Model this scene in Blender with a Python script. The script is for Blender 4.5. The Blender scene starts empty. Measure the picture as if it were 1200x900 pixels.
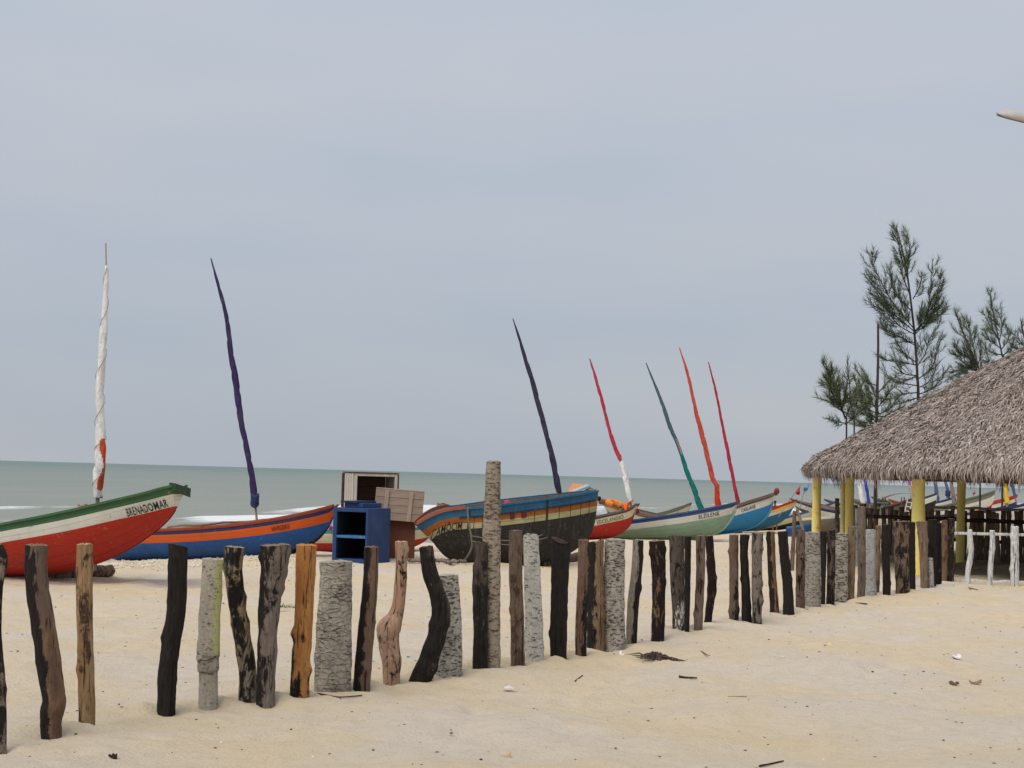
import bpy, bmesh, math, random
import numpy as np
from mathutils import Vector, Matrix, Quaternion, noise as mnoise

R = math.radians
random.seed(7)
rng = np.random.default_rng(11)
scene = bpy.context.scene
COL = scene.collection

# ------------------------------------------------------------------ camera
EYE = Vector((0, 0, 1.6))
FPX = 1903.0                       # focal length in photo pixels (1200 wide)
PITCH, ROLL = R(3.19), R(1.585)
cam_d = bpy.data.cameras.new('camera')
cam = bpy.data.objects.new('camera', cam_d)
COL.objects.link(cam)
CAMROT = Matrix.Rotation(R(90) + PITCH, 3, 'X') @ Matrix.Rotation(ROLL, 3, 'Z')
cam.matrix_world = Matrix.Translation(EYE) @ CAMROT.to_4x4()
cam_d.sensor_width = 36
cam_d.lens = FPX / 1200 * 36
cam_d.clip_start = 0.1
cam_d.clip_end = 80000
scene.camera = cam
scene.render.resolution_x, scene.render.resolution_y = 1024, 768

# ------------------------------------------------------------------ sky, sun, exposure
SUN_EL, SUN_AZ = 58.0, 215.0       # azimuth clockwise from +Y: behind the camera to the left
w = bpy.data.worlds.new('World')
scene.world = w
w.use_nodes = True
nt = w.node_tree
nt.nodes.clear()
n_out = nt.nodes.new('ShaderNodeOutputWorld')
n_bg = nt.nodes.new('ShaderNodeBackground')
n_sky = nt.nodes.new('ShaderNodeTexSky')
n_sky.sky_type = 'NISHITA'
n_sky.sun_disc = False
n_sky.sun_elevation = R(SUN_EL)
n_sky.sun_rotation = R(SUN_AZ)
n_sky.dust_density = 3
n_tc = nt.nodes.new('ShaderNodeTexCoord')
n_map = nt.nodes.new('ShaderNodeMapping')
n_map.inputs['Scale'].default_value = (1.0, 1.0, 4.5)
n_map.inputs['Location'].default_value = (0.35, 0.2, 0.6)
n_noi = nt.nodes.new('ShaderNodeTexNoise')
n_noi.inputs['Scale'].default_value = 2.6
n_noi.inputs['Detail'].default_value = 5
n_noi.inputs['Roughness'].default_value = 0.45
n_ramp = nt.nodes.new('ShaderNodeValToRGB')
n_ramp.color_ramp.elements[0].position = 0.33
n_ramp.color_ramp.elements[1].position = 0.74
n_cl = nt.nodes.new('ShaderNodeMix'); n_cl.data_type = 'RGBA'
n_cl.inputs['A'].default_value = (4.3, 4.85, 5.62, 1)
n_cl.inputs['B'].default_value = (5.15, 5.35, 5.8, 1)
n_sep = nt.nodes.new('ShaderNodeSeparateXYZ')
n_el = nt.nodes.new('ShaderNodeMapRange')       # an overcast sky grows brighter away from the horizon
n_el.inputs['From Min'].default_value = 0.0
n_el.inputs['From Max'].default_value = 1.0
n_el.inputs['To Min'].default_value = 0.63
n_el.inputs['To Max'].default_value = 1.06
n_mul = nt.nodes.new('ShaderNodeVectorMath'); n_mul.operation = 'SCALE'
n_mix = nt.nodes.new('ShaderNodeMix'); n_mix.data_type = 'RGBA'
n_mix.inputs['Factor'].default_value = 0.93
L = nt.links.new
L(n_tc.outputs['Generated'], n_map.inputs['Vector'])
L(n_map.outputs['Vector'], n_noi.inputs['Vector'])
L(n_noi.outputs['Fac'], n_ramp.inputs['Fac'])
L(n_ramp.outputs['Color'], n_cl.inputs['Factor'])
L(n_tc.outputs['Generated'], n_sep.inputs['Vector'])
L(n_sep.outputs['Z'], n_el.inputs['Value'])
L(n_cl.outputs['Result'], n_mul.inputs[0])
L(n_el.outputs['Result'], n_mul.inputs['Scale'])
L(n_sky.outputs['Color'], n_mix.inputs['A'])
L(n_mul.outputs['Vector'], n_mix.inputs['B'])
L(n_mix.outputs['Result'], n_bg.inputs['Color'])
n_bg.inputs['Strength'].default_value = 0.1
L(n_bg.outputs['Background'], n_out.inputs['Surface'])

sun_d = bpy.data.lights.new('sun', 'SUN')
sun_d.energy = 1.5
sun_d.angle = R(42)
sun_d.color = (1.0, 0.95, 0.88)
sun = bpy.data.objects.new('sun', sun_d)
COL.objects.link(sun)
sd = Vector((math.sin(R(SUN_AZ)) * math.cos(R(SUN_EL)), math.cos(R(SUN_AZ)) * math.cos(R(SUN_EL)), math.sin(R(SUN_EL))))
sun.rotation_euler = sd.to_track_quat('Z', 'Y').to_euler()
sun.location = (-6, -8, 14)

scene.view_settings.view_transform = 'Standard'
scene.view_settings.look = 'None'
scene.view_settings.exposure = 0.58
scene.view_settings.gamma = 1.0
scene.view_settings.use_curve_mapping = False

# ------------------------------------------------------------------ helpers
def ray(px, py):
    return (CAMROT @ Vector(((px - 600) / FPX, -(py - 450) / FPX, -1))).normalized()

def at(px, py, Y):
    """the place at world depth Y that the photograph shows at pixel px, py"""
    d = ray(px, py)
    return EYE + d * (Y / d.y)

U = Vector((math.cos(R(60)), math.sin(R(60)), 0))      # along the fence and the shoreline
V = Vector((-math.sin(R(60)), math.cos(R(60)), 0))     # towards the sea
HUT = Vector((13.9, 33.0, 0))
SEA_Z = -1.0

_gw = []
_r = random.Random(3)
for lam, amp, k in ((6.0, .018, 4), (2.6, .018, 5), (1.1, .011, 7), (.55, .0055, 8), (.3, .0028, 8)):
    for i in range(k):
        a = _r.uniform(0, math.pi)
        l = lam * _r.uniform(.75, 1.3)
        _gw.append((math.cos(a) / l * 6.283, math.sin(a) / l * 6.283, _r.uniform(0, 6.28), amp * 1.4 / math.sqrt(k)))

def ground(x, y, fine=True):
    x = np.asarray(x, float); y = np.asarray(y, float)
    v = x * V.x + y * V.y
    u = x * U.x + y * U.y
    vv = v - .5 * np.sin(u * .21 + 1.0) - .3 * np.sin(u * .53)
    t = np.clip((vv - 17.6) / 4.0, 0, None)
    z = -np.where(t < 1, .22 * t * t, .22 + (t - 1) * .46)
    z = np.maximum(z, -4.0)
    if fine:
        h = np.zeros_like(z)
        for a, b, p, am in _gw:
            h = h + am * np.sin(a * x + b * y + p + .8 * np.sin(.7 * b * x - .7 * a * y))
        z = z + h
    return z

def gz(x, y):
    return float(ground(x, y))

def gpt(px, py):
    """the point of the ground seen at a photo pixel"""
    d = ray(px, py)
    t = -EYE.z / d.z
    for _ in range(12):
        p = EYE + d * t
        t = (gz(p.x, p.y) - EYE.z) / d.z
    return EYE + d * t

def lin(r, g, b):
    f = lambda c: (c / 255 / 12.92) if c <= 10 else ((c / 255 + .055) / 1.055) ** 2.4
    return (f(r), f(g), f(b), 1)

def tag(o, label=None, cat=None, group=None, kind=None):
    if label: o['label'] = label
    if cat: o['category'] = cat
    if group: o['group'] = group
    if kind: o['kind'] = kind
    return o

def empty(name, loc, rz=0, label=None, cat=None, group=None):
    o = bpy.data.objects.new(name, None)
    COL.objects.link(o)
    o.location = loc
    o.rotation_euler = (0, 0, rz)
    o.empty_display_size = .2
    return tag(o, label, cat, group)

class MB:
    """collects vertices and faces, then links them as one mesh object"""
    def __init__(s):
        s.v, s.f, s.m, s.at = [], [], [], {}
    def add(s, vs, fs, mi=0):
        b = len(s.v)
        s.v += [tuple(p) for p in vs]
        s.f += [tuple(i + b for i in f) for f in fs]
        s.m += [mi] * len(fs)
    def box(s, c, size, rot=None, mi=0, bev=0.0):
        hx, hy, hz = size[0] / 2, size[1] / 2, size[2] / 2
        c = Vector(c)
        rot = rot or Matrix.Identity(3)
        vs = [c + rot @ Vector((sx * hx, sy * hy, sz * hz)) for sx in (-1, 1) for sy in (-1, 1) for sz in (-1, 1)]
        fs = [(0, 1, 3, 2), (4, 6, 7, 5), (0, 4, 5, 1), (2, 3, 7, 6), (0, 2, 6, 4), (1, 5, 7, 3)]
        s.add(vs, fs, mi)
    def tube(s, pts, rad, n=8, mi=0, jit=0.0, flat=1.0, seed=0, cap=True):
        pts = [Vector(p) for p in pts]
        if not hasattr(rad, '__len__'): rad = [rad] * len(pts)
        rr = random.Random(seed)
        vs, fs = [], []
        ref = Vector((0, 0, 1))
        d0 = (pts[-1] - pts[0]).normalized()
        if abs(d0.z) > .8: ref = Vector((0, -1, 0))
        for i, p in enumerate(pts):
            d = (pts[min(i + 1, len(pts) - 1)] - pts[max(i - 1, 0)]).normalized()
            a = d.cross(ref).normalized()
            b = a.cross(d).normalized()
            for k in range(n):
                t = 2 * math.pi * k / n
                q = rad[i] * (1 + rr.uniform(-jit, jit))
                vs.append(p + a * math.cos(t) * q + b * math.sin(t) * q * flat)
        for i in range(len(pts) - 1):
            for k in range(n):
                k2 = (k + 1) % n
                fs.append((i * n + k, i * n + k2, (i + 1) * n + k2, (i + 1) * n + k))
        if cap:
            fs.append(tuple(range(n - 1, -1, -1)))
            fs.append(tuple((len(pts) - 1) * n + k for k in range(n)))
        s.add(vs, fs, mi)
    def build(s, name, mats, parent=None, smooth=False, loc=None, bevel=0):
        me = bpy.data.meshes.new(name)
        me.from_pydata(s.v, [], s.f)
        if not isinstance(mats, (list, tuple)): mats = [mats]
        for m in mats: me.materials.append(m)
        if any(s.m): me.polygons.foreach_set('material_index', s.m)
        if smooth: me.polygons.foreach_set('use_smooth', [True] * len(s.f))
        for k, vals in s.at.items():
            a = me.attributes.new(k, 'FLOAT', 'POINT')
            a.data.foreach_set('value', vals)
        me.update()
        o = bpy.data.objects.new(name, me)
        COL.objects.link(o)
        if parent: o.parent = parent
        if loc is not None: o.location = loc
        if bevel:
            md = o.modifiers.new('bevel', 'BEVEL'); md.width = bevel; md.segments = 2
            md.limit_method = 'ANGLE'; md.angle_limit = R(40)
        return o

def catmull(P, n):
    """smooth curve through the rows of P, n samples"""
    P = np.asarray(P, float)
    m = len(P)
    t = np.linspace(0, m - 1, n)
    i = np.clip(t.astype(int), 0, m - 2)
    f = (t - i)[:, None]
    p0 = P[np.maximum(i - 1, 0)]; p1 = P[i]; p2 = P[i + 1]; p3 = P[np.minimum(i + 2, m - 1)]
    m1 = (p2 - p0) / 2; m2 = (p3 - p1) / 2
    return (2 * f**3 - 3 * f**2 + 1) * p1 + (f**3 - 2 * f**2 + f) * m1 + (-2 * f**3 + 3 * f**2) * p2 + (f**3 - f**2) * m2

# ------------------------------------------------------------------ materials
class NT:
    def __init__(s, name):
        s.mat = bpy.data.materials.new(name)
        s.mat.use_nodes = True
        s.t = s.mat.node_tree
        s.b = s.t.nodes['Principled BSDF']
    def n(s, typ, **kw):
        nd = s.t.nodes.new('ShaderNode' + typ)
        for k, v in kw.items():
            if k in nd.inputs: nd.inputs[k].default_value = v
            else: setattr(nd, k, v)
        return nd
    def l(s, a, b): s.t.links.new(a, b)
    def coord(s, scale=(1, 1, 1), kind='Object'):
        c = s.n('TexCoord'); m = s.n('Mapping'); m.inputs['Scale'].default_value = scale
        s.l(c.outputs[kind], m.inputs['Vector'])
        return m.outputs['Vector']
    def noise(s, vec, scale, detail=5, rough=.55, dist=0):
        nd = s.n('TexNoise', Scale=scale, Detail=detail, Roughness=rough, Distortion=dist)
        s.l(vec, nd.inputs['Vector'])
        return nd.outputs['Fac']
    def ramp(s, fac, a, b, ca=(0, 0, 0, 1), cb=(1, 1, 1, 1)):
        r = s.n('ValToRGB')
        e = r.color_ramp.elements
        e[0].position, e[0].color, e[1].position, e[1].color = a, ca, b, cb
        s.l(fac, r.inputs['Fac'])
        return r.outputs['Color']
    def mix(s, fac, a, b, mode='MIX'):
        m = s.n('Mix', data_type='RGBA', blend_type=mode)
        for inp, v in (('Factor', fac), ('A', a), ('B', b)):
            if isinstance(v, (tuple, list, float, int)):
                m.inputs[inp].default_value = v
            else: s.l(v, m.inputs[inp])
        return m.outputs['Result']
    def math(s, op, a, b=0.0, c=0.0):
        m = s.n('Math', operation=op)
        for i, v in enumerate((a, b, c)):
            if isinstance(v, (int, float)): m.inputs[i].default_value = v
            else: s.l(v, m.inputs[i])
        return m.outputs[0]
    def attr(s, name):
        a = s.n('Attribute', attribute_name=name)
        return a.outputs['Fac']
    def bump(s, h, strength=.4, dist=.01, normal=None):
        b = s.n('Bump', Strength=strength, Distance=dist)
        s.l(h, b.inputs['Height'])
        if normal is not None: s.l(normal, b.inputs['Normal'])
        s.l(b.outputs['Normal'], s.b.inputs['Normal'])
        return b.outputs['Normal']
    def fin(s, col=None, rough=.7, spec=.3):
        if col is not None:
            if isinstance(col, tuple): s.b.inputs['Base Color'].default_value = col
            else: s.l(col, s.b.inputs['Base Color'])
        s.b.inputs['Roughness'].default_value = rough
        s.b.inputs['Specular IOR Level'].default_value = spec
        return s.mat

def sc(c, k): return (c[0] * k, c[1] * k, c[2] * k, 1)

_paints = {}
def paint(name, col, dirt=.5, rough=.5, chips=.62, under=(.22, .17, .12, 1)):
    """old boat paint: uneven, rubbed, dirty, chipped to the wood here and there"""
    if name in _paints: return _paints[name]
    m = NT(name)
    o = m.coord()
    big = m.noise(o, 2.2, 5, .6)
    c = m.mix(m.ramp(big, .35, .75), sc(col, 1.0), sc(col, 1 - .42 * dirt))
    st = m.noise(m.coord((9, 9, 1.3)), 2.0, 6, .65)
    c = m.mix(m.math('MULTIPLY', m.ramp(st, .52, .8), .55 * dirt), c, (.16, .13, .10, 1))
    gr = m.noise(m.coord((3, 3, 22)), 2.0, 5, .6)
    c = m.mix(m.math('MULTIPLY', m.ramp(gr, .55, .72), .25 * dirt), c, sc(col, 1.35))
    ch = m.noise(o, 17, 7, .7, .6)
    c = m.mix(m.ramp(ch, chips, chips + .05), c, under)
    seam = m.ramp(m.math('ABSOLUTE', m.math('SUBTRACT', m.math('FRACT', m.attr('plank')), .5)), .012, .05, (1, 1, 1, 1), (0, 0, 0, 1))
    c = m.mix(m.math('MULTIPLY', seam, m.math('MULTIPLY_ADD', big, .7, .05)), c, sc(col, .3))
    m.bump(m.math('MULTIPLY_ADD', seam, -.9, m.noise(m.coord((4, 4, 30)), 2.5, 6, .65)), .45, .01)
    _paints[name] = m.fin(c, rough, .35)
    return _paints[name]

GREYED = lin(138, 128, 118)
def wood(name, base, dark, amount=.5, side=0.0, low=0.0, fleck=None, fl_amt=.7, var=None, seed=0., rough=.9, greyed=.5):
    """driftwood: grain along the post; char/bark patches by noise, by side (-1 left .. 1 right) and by height"""
    m = NT(name)
    c = m.n('TexCoord'); mp = m.n('Mapping')
    mp.inputs['Scale'].default_value = (1, 1, .22); mp.inputs['Location'].default_value = (seed * 3.7, seed * 1.9, seed * .83)
    m.l(c.outputs['Object'], mp.inputs['Vector'])
    v = mp.outputs['Vector']
    gr = m.noise(v, 55, 7, .7, .4)
    md = m.noise(v, 9, 5, .6, .5)
    base = sc(base, .78)
    bas = m.mix(m.ramp(gr, .3, .72), sc(base, .45), sc(base, 1.2))
    if var: bas = m.mix(m.ramp(md, .42, .62), bas, sc(var, .78))
    bas = m.mix(m.math('MULTIPLY', m.ramp(m.noise(v, 4.5, 5, .7), .42, .7), greyed), bas, m.mix(gr, sc(GREYED, .6), GREYED))
    mp3 = m.n('Mapping'); mp3.inputs['Scale'].default_value = (1, 1, .05); mp3.inputs['Location'].default_value = (seed, seed * 2.7, seed * .3)
    m.l(c.outputs['Object'], mp3.inputs['Vector'])
    crk = m.ramp(m.noise(mp3.outputs['Vector'], 42, 3, .6, .3), .33, .39, (1, 1, 1, 1), (0, 0, 0, 1))
    mp2 = m.n('Mapping'); mp2.inputs['Scale'].default_value = (1, 1, .45); mp2.inputs['Location'].default_value = (seed * 2.1, seed * 5.3, seed)
    m.l(c.outputs['Object'], mp2.inputs['Vector'])
    pat = m.noise(mp2.outputs['Vector'], 13, 6, .68, .6)
    k = m.math('MULTIPLY_ADD', m.attr('side'), side * .34, pat)
    if low: k = m.math('MULTIPLY_ADD', m.attr('height'), -low * .4, m.math('ADD', k, low * .2))
    msk = m.ramp(k, 1 - amount - .035, 1 - amount + .035)
    dk = m.mix(m.ramp(gr, .35, .75), sc(dark, .6), sc(dark, 1.7))
    col = m.mix(msk, bas, dk)
    if fleck:
        fl = m.noise(v, 60, 3, .8)
        col = m.mix(m.ramp(m.math('MULTIPLY', m.math('MULTIPLY', fl, m.ramp(m.noise(mp2.outputs['Vector'], 5, 3), .35, .65)), 1.25), fl_amt, fl_amt + .06), col, fleck)
    col = m.mix(m.math('MULTIPLY', crk, .8), col, (.01, .008, .007, 1))
    hh = m.math('ADD', m.math('MULTIPLY', gr, .7), m.math('MULTIPLY_ADD', crk, -1.2, m.math('MULTIPLY', pat, .8)))
    m.bump(hh, 1.0, .016)
    # weathered cut end: paler end grain on the faces marked as cut
    col = m.mix(m.attr('cut'), col, m.mix(m.noise(c.outputs['Object'], 40, 4), sc(base, .5), sc(base, 1.5)))
    return m.fin(col, rough, .2)

def palm(name, light, dark, amount=.45, seed=0., paintcol=None, paint_side=1.0, band=None, cells=(14, 14, 40), brick=0.0):
    """palm trunk: pale fibrous bark crossed by short dark leaf scars in rough rings"""
    m = NT(name)
    c = m.n('TexCoord')
    def vec(sx, k):
        mp = m.n('Mapping'); mp.inputs['Scale'].default_value = sx; mp.inputs['Location'].default_value = (seed * 3.1 + k, seed + k, seed * 7)
        m.l(c.outputs['Object'], mp.inputs['Vector']); return mp.outputs['Vector']
    fine = m.noise(vec((1, 1, 1), 0), 60, 6, .75)
    fib = m.noise(vec((3, 3, .5), 1), 30, 5, .7)
    blot = m.noise(vec((1, 1, .6), 2), 7, 5, .65)
    scar = m.noise(vec(cells, 3), 1.5, 4, .6, .5)
    light = sc(light, 1.06)
    colr = m.mix(m.ramp(fine, .28, .72), sc(light, .55), sc(light, 1.12))
    colr = m.mix(m.math('MULTIPLY', m.ramp(fib, .45, .75), .4), colr, sc(dark, 1.5))
    colr = m.mix(m.math('MULTIPLY', m.ramp(blot, .45, .75), .55), colr, sc(dark, 1.3))
    sm = m.ramp(m.math('MULTIPLY_ADD', blot, .25, scar), .80 - amount * .28, .90 - amount * .28)
    colr = m.mix(m.math('MULTIPLY', sm, .85), colr, sc(dark, .55))
    hgt = m.math('MULTIPLY_ADD', sm, -.8, m.math('MULTIPLY', fine, .6))
    if brick:
        vo = m.n('TexVoronoi', Scale=1.0, feature='DISTANCE_TO_EDGE', Randomness=.9)
        dv = m.n('Mix', data_type='RGBA'); dv.inputs['Factor'].default_value = .12
        nz = m.n('TexNoise', Scale=2.2, Detail=4)
        v_ = vec((15, 15, 27), 0); m.l(v_, nz.inputs['Vector'])
        m.l(v_, dv.inputs['A']); m.l(nz.outputs['Color'], dv.inputs['B'])
        m.l(dv.outputs['Result'], vo.inputs['Vector'])
        ed = m.ramp(vo.outputs['Distance'], .03, .16, (1, 1, 1, 1), (0, 0, 0, 1))
        colr = m.mix(m.math('MULTIPLY', m.math('MULTIPLY', ed, m.ramp(blot, .62, .45)), brick), colr, sc(light, 1.2))
        colr = m.mix(m.math('MULTIPLY', m.math('MULTIPLY', ed, m.ramp(blot, .42, .6)), brick), colr, sc(dark, .6))
        hgt = m.math('MULTIPLY_ADD', ed, .5, hgt)
    if paintcol:
        k = m.math('MULTIPLY_ADD', m.attr('side'), .3 * paint_side, m.math('MULTIPLY_ADD', fine, .6, m.math('MULTIPLY', fib, .4)))
        pm_ = m.ramp(k, .56, .74)
        if band is not None:
            pm_ = m.math('MULTIPLY', pm_, m.ramp(m.attr('height'), band, band + .02))
        colr = m.mix(m.math('MULTIPLY', pm_, .8), colr, paintcol)
    m.bump(hgt, .9, .014)
    colr = m.mix(m.attr('cut'), colr, m.mix(m.noise(c.outputs['Object'], 70, 4), sc(light, .45), sc(light, 1.1)))
    return m.fin(colr, .95, .15)

def plain(name, col, rough=.8, var=.3, scale=8, bump=.3, spec=.25, stretch=(1, 1, 1), bd=.006):
    m = NT(name)
    v = m.coord(stretch)
    n1 = m.noise(v, scale, 6, .65)
    c = m.mix(m.ramp(n1, .3, .72), sc(col, 1 - var), sc(col, 1 + var * .5))
    m.bump(m.noise(v, scale * 4, 5, .7), bump, bd)
    return m.fin(c, rough, spec)

# ================================================================== the ground and the sea
def grid(name, u, v, zf, mat, attrs=None):
    UU, VV = np.meshgrid(u, v, indexing='ij')
    X = UU * U.x + VV * V.x
    Y = UU * U.y + VV * V.y
    Z, at_ = zf(UU, VV, X, Y)
    nu, nv = len(u), len(v)
    me = bpy.data.meshes.new(name)
    me.vertices.add(nu * nv)
    me.vertices.foreach_set('co', np.stack([X, Y, Z], -1).reshape(-1).astype(np.float32))
    i = np.arange((nu - 1) * (nv - 1))
    a = (i // (nv - 1)) * nv + i % (nv - 1)
    quads = np.stack([a, a + nv, a + nv + 1, a + 1], -1)
    me.loops.add(len(i) * 4)
    me.loops.foreach_set('vertex_index', quads.reshape(-1).astype(np.int32))
    me.polygons.add(len(i))
    me.polygons.foreach_set('loop_start', (np.arange(len(i)) * 4).astype(np.int32))
    me.polygons.foreach_set('loop_total', np.full(len(i), 4, np.int32))
    me.polygons.foreach_set('use_smooth', np.ones(len(i), bool))
    me.update(calc_edges=True)
    for k, val in at_.items():
        at__ = me.attributes.new(k, 'FLOAT', 'POINT')
        at__.data.foreach_set('value', val.reshape(-1).astype(np.float32))
    me.materials.append(mat)
    o = bpy.data.objects.new(name, me)
    COL.objects.link(o)
    return o

# the posts of the fence, measured from the photograph
BLK = (.019, .015, .013, 1)
TAN = lin(172, 142, 106); BRN = lin(128, 104, 82); PINK = lin(202, 166, 140); GRY = lin(150, 136, 120)
ORG = lin(204, 144, 84); RBR = lin(136, 106, 86); DBR = lin(76, 58, 48); LGR = lin(186, 180, 168); CGR = lin(166, 154, 138)
YST = lin(172, 138, 84)
W_, P_ = 'wood', 'palm'
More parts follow.
